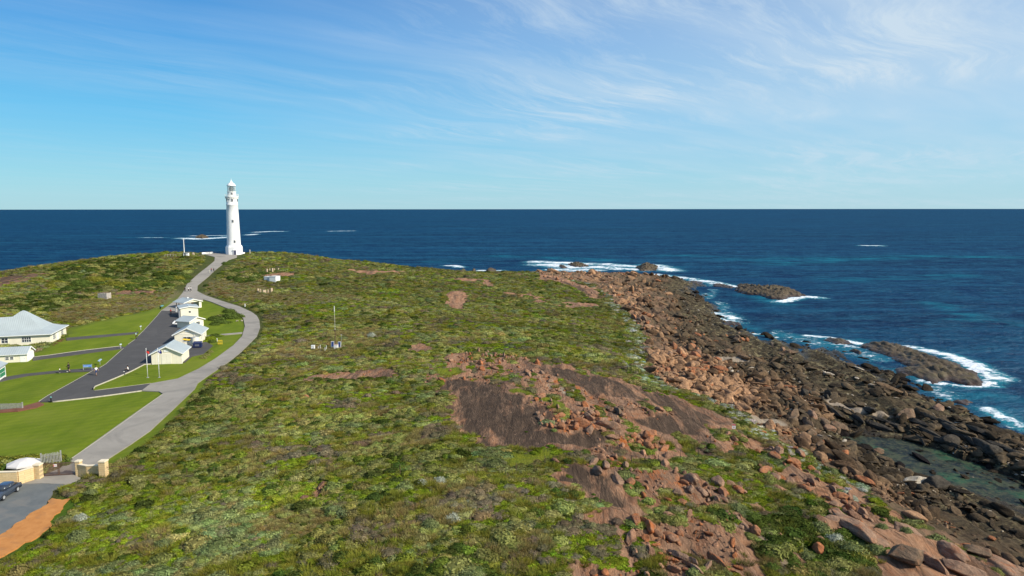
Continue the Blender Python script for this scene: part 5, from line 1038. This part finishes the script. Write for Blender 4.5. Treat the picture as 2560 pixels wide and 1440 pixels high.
# ------------------------------------------------------------------ people
skinm = M('skin', (.42,.25,.17), .7); hair = M('dark_hair', (.02,.014,.01), .8)
def skin_obj(name, nodes, edges, m, parent, lvl=1):
    me = bpy.data.meshes.new(name); me.from_pydata([n[0] for n in nodes], edges, []); me.materials.append(m); o = link(name, me, parent)
    s = o.modifiers.new('skin', 'SKIN'); s.use_smooth_shade = True
    for v, n in zip(me.skin_vertices[0].data, nodes): v.radius = (n[1], n[1]*(n[2] if len(n) > 2 else 1))
    me.skin_vertices[0].data[0].use_root = True; o.modifiers.new('sub', 'SUBSURF').levels = lvl; o.modifiers['sub'].render_levels = lvl; return o
def person(px_, py_, label, shirt, legs, pose='stand', rz=0, scale=1.0, sleeve=True, group=None, shorts=False):
    r = at(px_, py_, 'person', label, 'person', rz, group); r.scale = (scale,)*3
    if pose == 'sit':
        hz_, hip = .28, Vector((0,0,.28)); kn = [Vector((s*.13,-.40,.46)) for s in (-1,1)]; an = [Vector((s*.12,-.66,.10)) for s in (-1,1)]; ch = Vector((0,-.05,.66)); nk = Vector((0,-.08,.82))
        el = [Vector((s*.26,-.16,.52)) for s in (-1,1)]; wr = [Vector((s*.12,-.38,.50)) for s in (-1,1)]
    else:
        st = .26 if pose == 'walk' else .04; hip = Vector((0,0,.92)); kn = [Vector((-.10,-st*.8,.50)), Vector((.10,st*.4,.49))]; an = [Vector((-.11,-st,.08)), Vector((.11,st,.10))]; ch = Vector((0,-.02,1.28)); nk = Vector((0,-.02,1.47))
        el = [Vector((-.27,st*.5,1.16)), Vector((.27,-st*.5,1.16))]; wr = [Vector((-.29,st*.2-.05,.90)), Vector((.29,-st-.08,.94))]
    sh = [nk+Vector((s*.18,0,-.07)) for s in (-1,1)]; hd = nk+Vector((0,-.02,.17))
    nodes = [(hip,.13,.8),(ch,.15,.7),(nk,.055),(hd,.095,1.05),(hd+Vector((0,0,.07)),.075)]; edges = [(0,1),(1,2),(2,3),(3,4)]
    for s in (0,1):
        b = len(nodes); nodes += [(sh[s],.06),(el[s],.043),(wr[s],.03),(wr[s]+(wr[s]-el[s]).normalized()*.09,.035)]; edges += [(1,b),(b,b+1),(b+1,b+2),(b+2,b+3)]
        hp = hip+Vector(((-1,1)[s]*.10,0,-.04)); b = len(nodes); nodes += [(hp,.085),(kn[s],.058),(an[s],.04),(an[s]+Vector((0,-.14,-.04)),.035)]; edges += [(0,b),(b,b+1),(b+1,b+2),(b+2,b+3)]
    skin_obj('body', nodes, edges, skinm, r)
    n2 = [(hip+Vector((0,0,.02)),.155,.85),(ch,.175,.74),(nk+Vector((0,0,-.05)),.08)]; e2 = [(0,1),(1,2)]
    for s in (0,1):
        b = len(n2); f = .55 if not sleeve else .85; n2 += [(sh[s],.075),(sh[s]+(el[s]-sh[s])*f,.062)]; e2 += [(1,b),(b,b+1)]
        if sleeve == 2: n2.append((wr[s],.045)); e2.append((b+1,b+2))
    skin_obj('shirt', n2, e2, shirt, r)
    n3 = [(hip,.145,.9)]; e3 = []
    for s in (0,1):
        hp = hip+Vector(((-1,1)[s]*.10,0,-.04)); b = len(n3); n3 += [(hp,.105),(kn[s],.078)]; e3 += [(0,b),(b,b+1)]
        if not shorts: n3.append((an[s],.06)); e3.append((b+1,b+2))
    skin_obj('shorts' if shorts else 'trousers', n3, e3, legs, r)
    h_ = MB(); bmesh.ops.create_uvsphere(h_.bm, u_segments=10, v_segments=7, radius=.115); h_.done('hair', hair, r, True).location = hd+Vector((0,.03,.06))
    for s in (0,1): sm_ = MB(); sm_.box(-.045,.045,-.17,.08,-.03,.05,.015); sm_.done('shoe', white_p if random.random() < .5 else black, r).location = an[s]+Vector((0,0,-.04))
cw, cb_, cr_, cn_, cg = M('white_cotton', (.78,.77,.74), .9), M('black_cloth', (.02,.02,.022), .9), M('red_cloth', (.35,.05,.05), .9), M('navy_cloth', (.04,.06,.15), .9), M('mint_cloth', (.30,.55,.45), .9)
person(240.5, 938.5, 'person in white t-shirt and blue shorts walking on the dark yard', cw, cn_, 'walk', R(60), 1.15, shorts=True)
person(172, 929.5, 'person in black top with bare legs walking on the footpath', cb_, cb_, 'walk', R(-80), 1.15, sleeve=2, shorts=True)
person(149.8, 932, 'small child in white top behind the adult in black on the footpath', cw, cb_, 'stand', R(-80), .62)
person(320.5, 928, 'person in white top sitting on the kerb of the lawn wedge', cw, cb_, 'sit', R(-60), 1.15)
person(340, 847, 'person in mint top and dark trousers at the mouth of the upper footpath', cg, cb_, 'stand', R(100), 1.1)
person(427, 786, 'person in red top and dark trousers near the boxy cream building', cr_, cb_, 'walk', R(200), 1.05)
person(440.5, 780, 'person all in white beside the boxy cream building', cw, cw, 'stand', R(150), 1.2, sleeve=2)
person(447, 767, 'seated person in dark and white clothes beside the picnic shelter', cw, cb_, 'sit', R(150), 1.2)
person(462.5, 730, 'person in black, left end of the three at the road fork', cb_, cb_, 'stand', R(20), 1.1, sleeve=2)
person(471.5, 729, 'person in white, middle of the three at the road fork', cw, cb_, 'stand', R(20), 1.1)
person(477, 728.5, 'person in white, right end of the three at the road fork', cw, cb_, 'walk', R(0), 1.1)
person(528.5, 680, 'person in red top on the upper road towards the lighthouse', cr_, cn_, 'walk', R(180), 1.05)
person(534.5, 680, 'person in black on the upper road beside the one in red', cb_, cb_, 'walk', R(180), 1.05)
# ------------------------------------------------------------------ boulders one can tell apart
RM = {'orange': dict(c1=(.46,.21,.10), c2=(.23,.11,.065), lich=.45), 'tan': dict(c1=(.42,.26,.165), c2=(.20,.125,.085), lich=.2), 'brown': dict(c1=(.26,.175,.11), c2=(.11,.08,.055), lich=.08), 'dark': dict(c1=(.105,.088,.065), c2=(.04,.034,.028), lich=0.0), 'pale': dict(c1=(.60,.53,.42), c2=(.38,.31,.22), lich=0.0)}
_rk = {}
def rock_shape(k, colr):
    if (k, colr) not in _rk:
        mn = 'granite_'+colr; m = _mats.get(mn) or rock_mat(mn, False, **RM[colr]); _mats[mn] = m
        cu, ro, an = ((9,.10,.74),(14,.08,.64),(6,.12,.84),(12,.15,.68),(16,.06,.6))[k]
        Vr, Fr = rock_mesh(80+k*3, cu, 4, ro, an); _rk[(k, colr)] = raw_mesh('boulder', Vr, Fr, m, True)
    return _rk[(k, colr)]
nrock = [0]
def rock1(x, y, s, colr, label, group=None, asp=(1,1,.75), rz=None, name='boulder', z=None, sink=.22, tilt=.15):
    o = link(name, rock_shape(nrock[0] % 5, colr)); nrock[0] += 1
    zb = (max(float(HS(x, y)), -.4) if z is None else z)
    s *= .66; o.location = (x, y, zb+s*asp[2]*(1-sink*2)*.55); o.scale = (s*asp[0], s*asp[1]*1.1, s*asp[2]*(.78 if y < 100 else .9)); o.rotation_euler = (random.gauss(0, tilt), random.gauss(0, tilt), random.uniform(0, 6.28) if rz is None else rz+random.gauss(0, .2))
    return tag(o, label, 'boulder' if name == 'boulder' else 'rock', group)
def pile(poly, n, smin, smax, cols, label, group, asp=(.7,1.25,.8), rz=R(6), dmin=.8, sea=False, sink=.22):
    wp = W(poly, sea); lo, hi = wp.min(0), wp.max(0); got = []; tries = 0
    while len(got) < n and tries < 6000:
        tries += 1; x, y = random.uniform(lo[0], hi[0]), random.uniform(lo[1], hi[1])
        if not pip(np.array([x]), np.array([y]), wp)[0]: continue
        s = smin+(smax-smin)*random.random()**2.2
        if any(math.hypot(x-a, (y-b)*.7) < (s+c_)*.5*dmin for a, b, c_ in got): continue
        got.append((x, y, s)); cl_ = random.choice(cols)
        rock1(x, y, s, cl_, label, group, (asp[0]*random.uniform(.8,1.2), asp[1]*random.uniform(.7,1.4), asp[2]*random.uniform(.7,1.3)), rz if random.random() < .7 else None, sink=sink)
pile([(1145,890),(1200,880),(1290,885),(1330,900),(1290,912),(1200,910),(1150,905)], 60, .4, 1.1, ['orange','tan','tan'], 'jagged orange and tan block in the heap topping the granite dome', 'blocks in the heap above the granite dome', asp=(.65,.8,1.1))
pile([(1300,925),(1340,930),(1390,950),(1375,962),(1320,945)], 8, .7, 1.5, ['tan','brown'], 'tan boulder in the line along the dark dome\'s upper edge', 'boulders lining the dome')
pile([(1300,970),(1330,975),(1400,1010),(1390,1030),(1340,1000)], 10, .5, 1.2, ['tan','orange'], 'tan boulder beside the mossy gully in the granite dome', 'boulders beside the mossy gully')
pile([(1340,1035),(1420,1040),(1520,1040),(1550,1060),(1480,1095),(1400,1085),(1345,1060)], 26, .6, 2.0, ['orange','orange','tan'], 'orange lichened boulder in the cluster at the middle of the granite dome', 'boulders in the middle of the dome')
pile([(1515,1015),(1550,1020),(1560,1045),(1525,1040)], 5, 1.0, 2.2, ['brown','tan'], 'dark sided boulder in the knot right of the mossy gully', 'knot of dark boulders')
pile([(1560,1095),(1640,1090),(1680,1120),(1640,1135),(1570,1110)], 14, .8, 2.0, ['orange'], 'deep orange boulder in the outcrop on the lower dome', 'orange outcrop boulders', rz=R(-40))
pile([(1460,1160),(1560,1165),(1640,1200),(1700,1240),(1640,1260),(1560,1230),(1480,1190)], 24, .5, 1.5, ['orange','tan'], 'orange block strewn over the green slope below the dome', 'blocks below the dome')
pile([(1640,1215),(1700,1200),(1780,1215),(1860,1210),(1870,1240),(1780,1270),(1760,1290),(1650,1250)], 28, .6, 1.9, ['orange','tan','tan'], 'rounded tan boulder in the big jumble right of the lower slab', 'boulders right of the lower slab')
pile([(1560,1310),(1610,1310),(1720,1335),(1730,1350),(1680,1355),(1640,1350)], 8, .8, 1.5, ['orange'], 'smooth orange boulder in the small group near the bottom centre', 'smooth orange boulders')
pile([(1650,1395),(1760,1385),(1840,1440),(1700,1440)], 12, .8, 2.0, ['orange','tan'], 'orange ridge boulder at the bottom edge', 'ridge boulders at the bottom edge', asp=(.5,1.6,.7), rz=R(30))
pile([(1820,1290),(1880,1300),(1900,1350),(1840,1340)], 6, .6, 1.3, ['orange','tan'], 'orange boulder just left of the narrow dirt track', 'boulders by the dirt track')
pile([(1650,865),(1720,855),(1750,880),(1740,905),(1700,910),(1670,890)], 9, 1.8, 3.6, ['tan','orange'], 'big rounded tan boulder in the knob above the shore', 'knob of big boulders', asp=(.8,1.1,.95))
pile([(1610,885),(1680,880),(1690,920),(1640,930),(1615,905)], 12, 1.0, 2.2, ['orange','tan'], 'orange boulder among silver bushes where heath meets shore', 'boulders at the heath edge')
pile([(1500,735),(1560,760),(1600,820),(1640,850),(1620,790),(1560,740)], 22, 1.0, 2.4, ['tan','orange','brown'], 'tan boulder along the upper edge of the shore rocks', 'boulders at the upper shore edge')
pile([(1345,685),(1400,692),(1500,735),(1490,742),(1430,715),(1350,692)], 14, .9, 1.8, ['orange','tan'], 'reddish boulder in the thin line running down the far heath', 'thin line of reddish boulders')
pile([(1470,683),(1560,688),(1600,700),(1540,710),(1480,700)], 14, 1.0, 2.2, ['tan','brown'], 'pinkish boulder at the far tip of the shore', 'boulders at the far tip')
pile([(1800,840),(1850,830),(1880,845),(1860,860),(1820,855)], 9, 1.0, 2.2, ['brown','orange'], 'reddish boulder at the waterline above the grassy pool', 'waterline boulders')
pile([(1950,875),(1985,880),(1990,900),(1960,905)], 5, 1.2, 2.4, ['tan','brown'], 'pale brown boulder on the ledge where the channel begins', 'boulders on the channel ledge')
pile([(2000,970),(2100,990),(2060,1010),(1990,995)], 6, 1.6, 3.2, ['brown','dark'], 'bulky brown boulder in the dark middle of the shore', 'bulky boulders mid shore')
pile([(1970,1035),(2060,1060),(2100,1075),(2060,1085),(1985,1060)], 8, 1.8, 3.2, ['tan','brown','brown'], 'bulky rounded boulder beside the head of the rock pool', 'boulders at the pool head')
# long dark slabs between pool and sea
for i, (a_, b_) in enumerate((((2080,1030),1),((2140,1048),1),((2190,1050),1),((2240,1068),1),((2290,1060),1),((2330,1090),1),((2120,1030),0),((2170,1030),0),((2250,1035),0),((2320,1045),0),((2380,1070),0),((2420,1100),0),((2460,1120),0),((2500,1120),1),((2540,1140),1),((2360,1110),1),((2300,1100),1),((2390,1085),1),((2200,1075),1),((2450,1085),1))):
    p = P(*a_); rock1(p.x, p.y, random.uniform(1.5, 2.6), 'dark', 'long dark slab lying on the ledge between the green pool and the sea', 'dark slabs between pool and sea', (.55, 2.6, .5), R(10), z=max(p.z, .3)+.1, tilt=.1)
for a_, s, c_, lab in (((2265,1045),3.2,'brown','big pale topped boulder among the dark slabs'),((2345,1025),2.4,'tan','smooth tan dome boulder at the sea edge of the ledge'),((2375,1108),2.7,'dark','dark squarish boulder overhanging the green pool'),((2480,1130),2.8,'dark','large dark boulder on the ledge at the right edge'),((2335,1222),3.6,'dark','large black angular block on the near side of the pool'),((2290,1210),2.2,'pale','pale slab propped against the black angular block'),
        ((2030,1085),1.8,'brown','brown boulder at the near rim of the pool head'),((2195,1140),1.4,'brown','lone brown boulder breaking the pool surface'),((2100,1075),2.6,'brown','wide brown boulder between the pool head and the dirt slope')):
    p = P(*a_); rock1(p.x, p.y, s, c_, lab, None, (.9,1.15,.72), None, z=max(p.z, 0.1))
# big pinkish boulders, bottom right
for a_, s, c_, asp, lab in (((2258,1415),3.0,'brown',(1.0,1.0,1.05),'huge grey rounded boulder at the bottom right'),((2310,1405),1.9,'tan',(.8,1,1.1),'split tan boulder beside the huge grey rounded one'),((2335,1420),2.2,'tan',(.7,1.2,1.3),'upright layered tan boulder at the bottom right'),((2380,1385),2.6,'tan',(.7,1.3,1.1),'tall leaning tan boulder above the layered one'),((2280,1395),1.6,'tan',(1,1,.8),'low tan boulder above the huge grey rounded one'),((2440,1385),2.3,'brown',(1.1,1.2,.7),'flat brown boulder at the shore edge, bottom right'),
        ((2490,1410),2.6,'tan',(1.0,1.5,.7),'broad pinkish boulder near the bottom right corner'),((2130,1330),3.4,'tan',(.75,1.7,.6),'long whale-backed tan boulder among bushes, lower right'),((2180,1350),2.4,'tan',(.8,1.5,.6),'second whale-backed tan boulder just below the longest'),((2095,1290),1.8,'tan',(.9,1,.9),'round tan boulder at the head of the whale-backed ones'),((2080,1310),1.7,'tan',(1.1,1,.6),'low tan boulder left of the whale-backed ones'),((2265,1330),1.9,'tan',(.9,1.1,.9),'creased tan boulder with a bush on its right'),
        ((2010,1435),.9,'orange',(1,1,.8),'small orange boulder alone in the bushes at the bottom'),((2040,1413),.9,'tan',(1,1,.7),'small tan boulder alone among dark bushes'),((2540,1430),2.6,'tan',(1,1.4,.8),'pinkish boulder in the bottom right corner'),((2410,1430),2.8,'tan',(1.1,1.6,.8),'wide creased boulder along the bottom edge')):
    p = P(*a_); rock1(p.x, p.y, s*.92, c_, lab, None, (asp[0]*1.1, asp[1]*1.25, asp[2]*.72), R(14), tilt=.08, sink=.3)
pile([(1900,1180),(2000,1190),(2080,1230),(2180,1290),(2240,1300),(2150,1300),(2000,1240)], 26, .6, 1.9, ['tan','orange','tan'], 'tan outcrop boulder among bushes on the slope above the shore', 'outcrop boulders on the slope')
pile([(1880,1130),(1950,1120),(2020,1150),(2060,1190),(1980,1180)], 16, .7, 2.2, ['orange','tan'], 'reddish boulder in the outcrop below the hazard sign', 'outcrop below the hazard sign')
for a_, s, lab in (((765,990),.8,'lone orange stone in the heath left of the dome'),((1082,965),.6,'small reddish stone on the green beside the dome'),((1125,925),.7,'orange stone on the grass above the dome'),((1025,897),.9,'flat orange stone on the bright grass')):
    p = P(*a_); rock1(p.x, p.y, s, 'orange', lab, None, (1,1,.7))
for a_, s, lab in (((592,803),.9,'pale stone left one on the lawn beside the dark bushes'),((604,801),.8,'pale stone nearest the road bend on the lawn')):
    p = P(*a_); rock1(p.x, p.y, s, 'pale', lab, None, (1.3,.6,.6), name='garden_rock')
# rocks standing in the sea
def islet(name, poly, hgt, label, colr='brown', seed=1, cat='rock'):
    wp = W(poly, True); cx_, cy_ = wp.mean(0); st = max(.35, (wp.max(0)-wp.min(0)).max()/90)
    gx, gy = np.meshgrid(np.arange(wp[:,0].min()-st, wp[:,0].max()+st, st*.7), np.arange(wp[:,1].min()-st*2, wp[:,1].max()+st*2, st), indexing='ij')
    j = (fbm(gx*.25, gy*.25, seed, 3)-.5)*3; ins = pip(gx+j, gy-j, wp); d = segd(gx+j, gy-j, np.vstack([wp, wp[:1]])); w_ = min(np.ptp(wp[:,0]), np.ptp(wp[:,1]))*.35
    f = np.where(ins, np.clip(d/w_, 0, 1)**.55, -np.clip(d/w_, 0, 1)); rg = ridg(gx*.55+seed, gy*.16, seed+5, 5)
    z = hgt*f*(.55+.8*rg)+(fbm(gx*1.3, gy*.6, seed+9, 4)-.5)*hgt*.65-np.clip(ridg(gx*.9+seed, gy*.3, seed+3, 3)-.7, 0, 1)*hgt*1.1; z = np.where(ins, z, np.minimum(z, -.1)-.5*d)
    n_, m_ = gx.shape; idx = np.arange(n_*m_).reshape(n_, m_); V = np.stack([gx-cx_, gy-cy_, z], -1).reshape(-1, 3)
    F_ = np.stack([idx[:-1,:-1], idx[1:,:-1], idx[1:,1:], idx[:-1,1:]], -1).reshape(-1, 4); zz_ = V[:, 2][F_].max(1); F_ = F_[zz_ > -1.2]
    me = raw_mesh(name, V, F_, islet_m, True); o = link(name, me); o.location = (cx_, cy_, 0); tag(o, label, cat); return o
islet_m, t = new_mat('sea_washed_rock'); co = t('ShaderNodeNewGeometry').outputs['Position']; z_ = t.sep(co)[2]; n = t.noise(t.mapping(co, scale=(1,.3,1)), .9, 7, .7, .5)
c = t.mix(t.ramp(n, .35, .68), (.032,.025,.018), (.14,.10,.055)); c = t.mix(t.ramp(t.noise(co, .3, 4), .5, .65, 0, .5), c, (.12,.10,.045)); c = t.mix(t.ramp(z_, 1.1, .25), c, (.045,.024,.016))
finish(t, c, t.ramp(z_, .3, 1.5, .35, .85), bump(t, n, .9, .5), .35)
islet('rock_islet', [(1838,722),(1845,712),(1875,716),(1905,722),(1930,717),(1960,721),(1990,729),(2012,741),(1975,744),(1955,750),(1925,747),(1890,738),(1850,734)], 3.0, 'long brown rock islet offshore with surf at its right end', seed=3)
islet('rock_islet', [(2150,864),(2180,857),(2240,862),(2290,876),(2350,900),(2400,915),(2440,935),(2470,958),(2430,966),(2380,955),(2340,962),(2290,945),(2245,940),(2240,925),(2265,920),(2230,895),(2180,880)], 1.9, 'largest brown rock ledge offshore beyond the channel with surf behind', seed=7)
islet('rock_islet', [(2062,852),(2080,847),(2120,853),(2138,862),(2100,865),(2072,860)], 1.0, 'low dark reef just left of the largest ledge', seed=9)
islet('rock_islet', [(2028,876),(2045,872),(2058,877),(2045,881)], .7, 'smallest dark rock awash in the channel', seed=10)
islet('rock_islet', [(2125,880),(2140,876),(2155,881),(2142,886)], .9, 'small brown rock at the foot of the largest ledge', seed=11)
islet('rock_islet', [(1590,671),(1600,665),(1625,664),(1643,668),(1640,677),(1600,678)], 3.2, 'blocky dark rock with spray thrown up at its right', seed=12)
islet('rock_islet', [(1420,661),(1450,659),(1472,666),(1450,669),(1430,668)], 2.2, 'dark reef in the middle of the far surf', seed=13)
islet('rock_islet', [(1395,666),(1405,664),(1420,670),(1405,671)], 1.4, 'smaller dark reef left of the one in the far surf', seed=14)
islet('rock_islet', [(1130,681),(1150,676),(1165,677),(1160,682)], 2.6, 'dark rock at the skyline edge of the far heath, left one', seed=15)
islet('rock_islet', [(1172,681),(1180,675),(1190,676),(1190,682)], 3.0, 'pinkish rock at the skyline edge of the far heath, middle one', seed=16)
islet('rock_islet', [(1198,681),(1215,676),(1240,677),(1242,682)], 2.6, 'longer dark rock at the skyline edge of the far heath, right one', seed=17)
islet('rock_islet', [(486,594),(497,590.5),(515,590),(522,594),(505,596)], 5.0, 'dark reef ringed by surf out at sea left of the lighthouse', seed=18)
islet('rock_islet', [(1700,703),(1730,702),(1760,707),(1750,710),(1710,708)], .8, 'wave washed low shelf behind the long breaking wave, left one', seed=19)
islet('rock_islet', [(1778,710),(1810,712),(1838,720),(1820,722),(1785,716)], .9, 'wave washed low shelf joining the long brown islet', seed=20)
islet('rock_islet', [(1805,808),(1830,804),(1850,810),(1840,815),(1815,814)], .8, 'low reddish rock awash below the near surf', seed=21)
islet('rock_islet', [(1918,860),(1930,855),(1942,862),(1930,866)], 1.5, 'small reddish rock standing off the waterline boulders', seed=22)
islet('rock_islet', [(1270,1000)] and [(2380,1007),(2420,1001),(2440,1008),(2410,1014)], .6, 'low dark rock awash right of the ledge near the right edge', seed=23)
# ------------------------------------------------------------------ bushes one can tell apart
_lv = {}
def bush_mesh(k, colr):
    if (k, colr) not in _lv:
        mn = colr+'_bush_leaves'; m = _mats.get(mn) or leaf_mat(mn, False, tuple(PAL[colr]*(1.6 if colr == 'dark' else 1.1))); _mats[mn] = m
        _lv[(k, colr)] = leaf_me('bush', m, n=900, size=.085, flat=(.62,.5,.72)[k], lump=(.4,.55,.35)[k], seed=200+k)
    return _lv[(k, colr)]
nb = [0]
def bush(px_, py_, s, colr, label, group=None, asp=1.0, xy=None):
    p = P(px_, py_) if xy is None else Vector((xy[0], xy[1], 0)); o = link('bush', bush_mesh(nb[0] % 3, colr)); nb[0] += 1
    o.location = (p.x, p.y, float(HS(p.x, p.y))-.08*s); o.scale = (s*asp, s, s); o.rotation_euler = (0, 0, random.uniform(0, 6.28) if asp == 1 else 0); return tag(o, label, 'bush', group)
gL = 'bushes beside the road bend'
for a, b, s, c_ in ((540,800,2.2,'dark'),(556,806,2.3,'dark'),(575,795,2.4,'dark'),(590,792,2.2,'dark'),(555,792,2.0,'greygreen'),(572,780,1.8,'dark'),(536,812,1.3,'dark')): bush(a, b, s, c_, 'dark bush in the thicket on the lawn inside the road bend', gL, 1.3)
for a, b, s, c_ in ((512,853,1.3,'green'),(524,848,1.4,'green'),(538,841,1.5,'dark'),(548,838,1.2,'green'),(530,855,1.0,'dark')): bush(a, b, s, c_, 'low green bush beside the path right of the row of sheds', 'bushes right of the sheds', 1.2)
for a, b, s in ((508,895,.9),(516,888,1.0),(525,880,.8)): bush(a, b, s, 'greygreen', 'scraggy bush on the lawn right of the nearest shed', 'scraggy bushes right of the nearest shed')
for a, b, s in ((447,803,.7),(455,801,.9),(464,801,.8),(470,800,.7)): bush(a, b, s, 'dark', 'little dark shrub in the white edged bed', 'shrubs in the white edged bed')
for a, b, s in ((140,858,.5),(148,853,.6),(156,848,.5),(134,862,.4)): bush(a, b, s, 'rust', 'small brownish garden shrub along the wall of the pyramid roofed house', 'shrubs along the house wall')
for i, a in enumerate(range(-20, 160, 13)): bush(a, 1156-(i % 2)*2-max(0, a-120)*.04, 1.35, 'dark' if i % 3 else 'olive', 'dense dark green bush in the hedge behind the limestone wall', 'bushes of the hedge', 1.2)
bush(128, 1172, 1.0, 'dead', 'grey leafless looking bush just behind the gate')
bush(163, 1160, .8, 'dark', 'small dark bush right of the timber screen')
bush(172, 1155, .3, 'silver', 'tiny pale shrub at the road edge above the gate')
for a, b, s, c_, lab in ((595,990,1.1,'blue','blue green bush'),(545,990,1.5,'greygreen','grey green bush'),(600,962,1.2,'blue','blue green bush')): bush(a, b, s, c_, lab+' near the road left of the granite dome', None if 0 else 'bushes near the road')
for a, b, s, c_ in ((541,1035,1.1,'greygreen'),(487,990,.8,'greygreen'),(390,1112,.9,'greygreen'),(480,1075,.8,'greygreen'),(510,1095,.8,'greygreen'),(450,1085,1.0,'greygreen')): bush(a, b, s, c_, 'rounded grey green bush on the slope right of the long straight road', 'bushes right of the long road')
for a, b, s, c_ in ((162,1298,.9,'blue'),(200,1300,.9,'silver'),(225,1235,.9,'blue'),(355,1212,1.1,'greygreen'),(195,1350,1.2,'blue'),(410,1370,1.1,'blue'),(460,1300,1.1,'greygreen'),(505,1285,.8,'greygreen')): bush(a, b, s, c_, 'blue green bush in the lower left heath near the orange sand', 'bushes in the lower left heath')
bush(45, 1438, 1.3, 'tan', 'straw coloured grass clump in the bottom left corner')
for a, b, s, c_ in ((860,845,1.5,'blue'),(835,850,1.2,'greygreen'),(930,840,1.4,'silver'),(945,848,1.2,'greygreen'),(900,866,1.0,'dark'),(845,873,.8,'greygreen'),(960,873,.7,'greygreen'),(862,873,.9,'dark')): bush(a, b, s, c_, 'bush near the solar powered station', 'bushes near the solar powered station')
for a, b, s, c_ in ((1505,1385,.8,'dead'),(1225,1195,.6,'greygreen'),(1280,1205,.7,'blue'),(1100,1205,.9,'silver'),(1015,1215,.9,'blue'),(1055,1215,.7,'silver'),(1130,1300,1.0,'silver'),(1240,1240,.7,'greygreen'),(1075,1320,1.0,'blue'),(1460,1135,.8,'dark'),(1330,940,1.0,'dark'),(1190,890,1.2,'dark')): bush(a, b, s, c_, 'separate bush in the heath around the granite slabs', 'bushes around the granite slabs')
for a, b, s, c_ in ((1840,1278,1.4,'blue'),(1862,1290,1.5,'blue'),(1880,1300,1.2,'dark'),(1950,1290,1.1,'blue'),(1970,1295,1.1,'greygreen'),(2050,1322,1.4,'blue'),(2090,1352,1.2,'silver'),(2010,1365,1.2,'blue'),(2020,1385,1.1,'blue'),(2130,1385,1.7,'blue'),(2110,1375,1.5,'greygreen'),(2190,1385,1.1,'blue'),(2090,1420,1.5,'greygreen'),(2150,1410,1.4,'dark'),(2110,1240,.9,'silver'),(2130,1247,.9,'silver'),(2095,1235,.8,'blue'),(2205,1325,.8,'blue'),(2340,1350,1.6,'blue'),(2360,1360,1.5,'greygreen'),(2265,1348,.7,'blue'),(2490,1425,.9,'greygreen'),(1900,1148,1.1,'blue'),(1920,1205,1.0,'greygreen'),(2080,1180,1.0,'blue'),(2120,1205,.9,'green'),(1930,1430,.8,'dark'),(1980,1400,1.0,'dark'),(2060,1400,1.3,'dark'),(2000,1340,1.0,'dark')):
    bush(a, b, s*.95, c_, 'bush on the slope between the dirt track and the shore', 'bushes between the dirt track and the shore')
for a, b, s, c_ in ((590,680,2.4,'dark'),(610,676,2.6,'dark'),(575,688,2.0,'greygreen'),(600,702,2.4,'dark'),(634,700,2.2,'dark'),(565,660,1.8,'dark'),(640,688,1.8,'dark'),(560,733,1.6,'rust')): bush(a, b, s, c_, 'big dark bush between the upper road and the white cabin', 'bushes right of the upper road', 1.3)
for i in range(46):
    a = 130+i*7.3+random.uniform(-6, 6); b = 690+30*random.random()+(480-a)*.02; bush(a, b, random.uniform(1.6, 2.8), random.choice(['dark','dark','greygreen','olive']), 'wide wind pressed bush in the dark thicket left of the upper road', 'bushes of the thicket left of the upper road', 1.5)
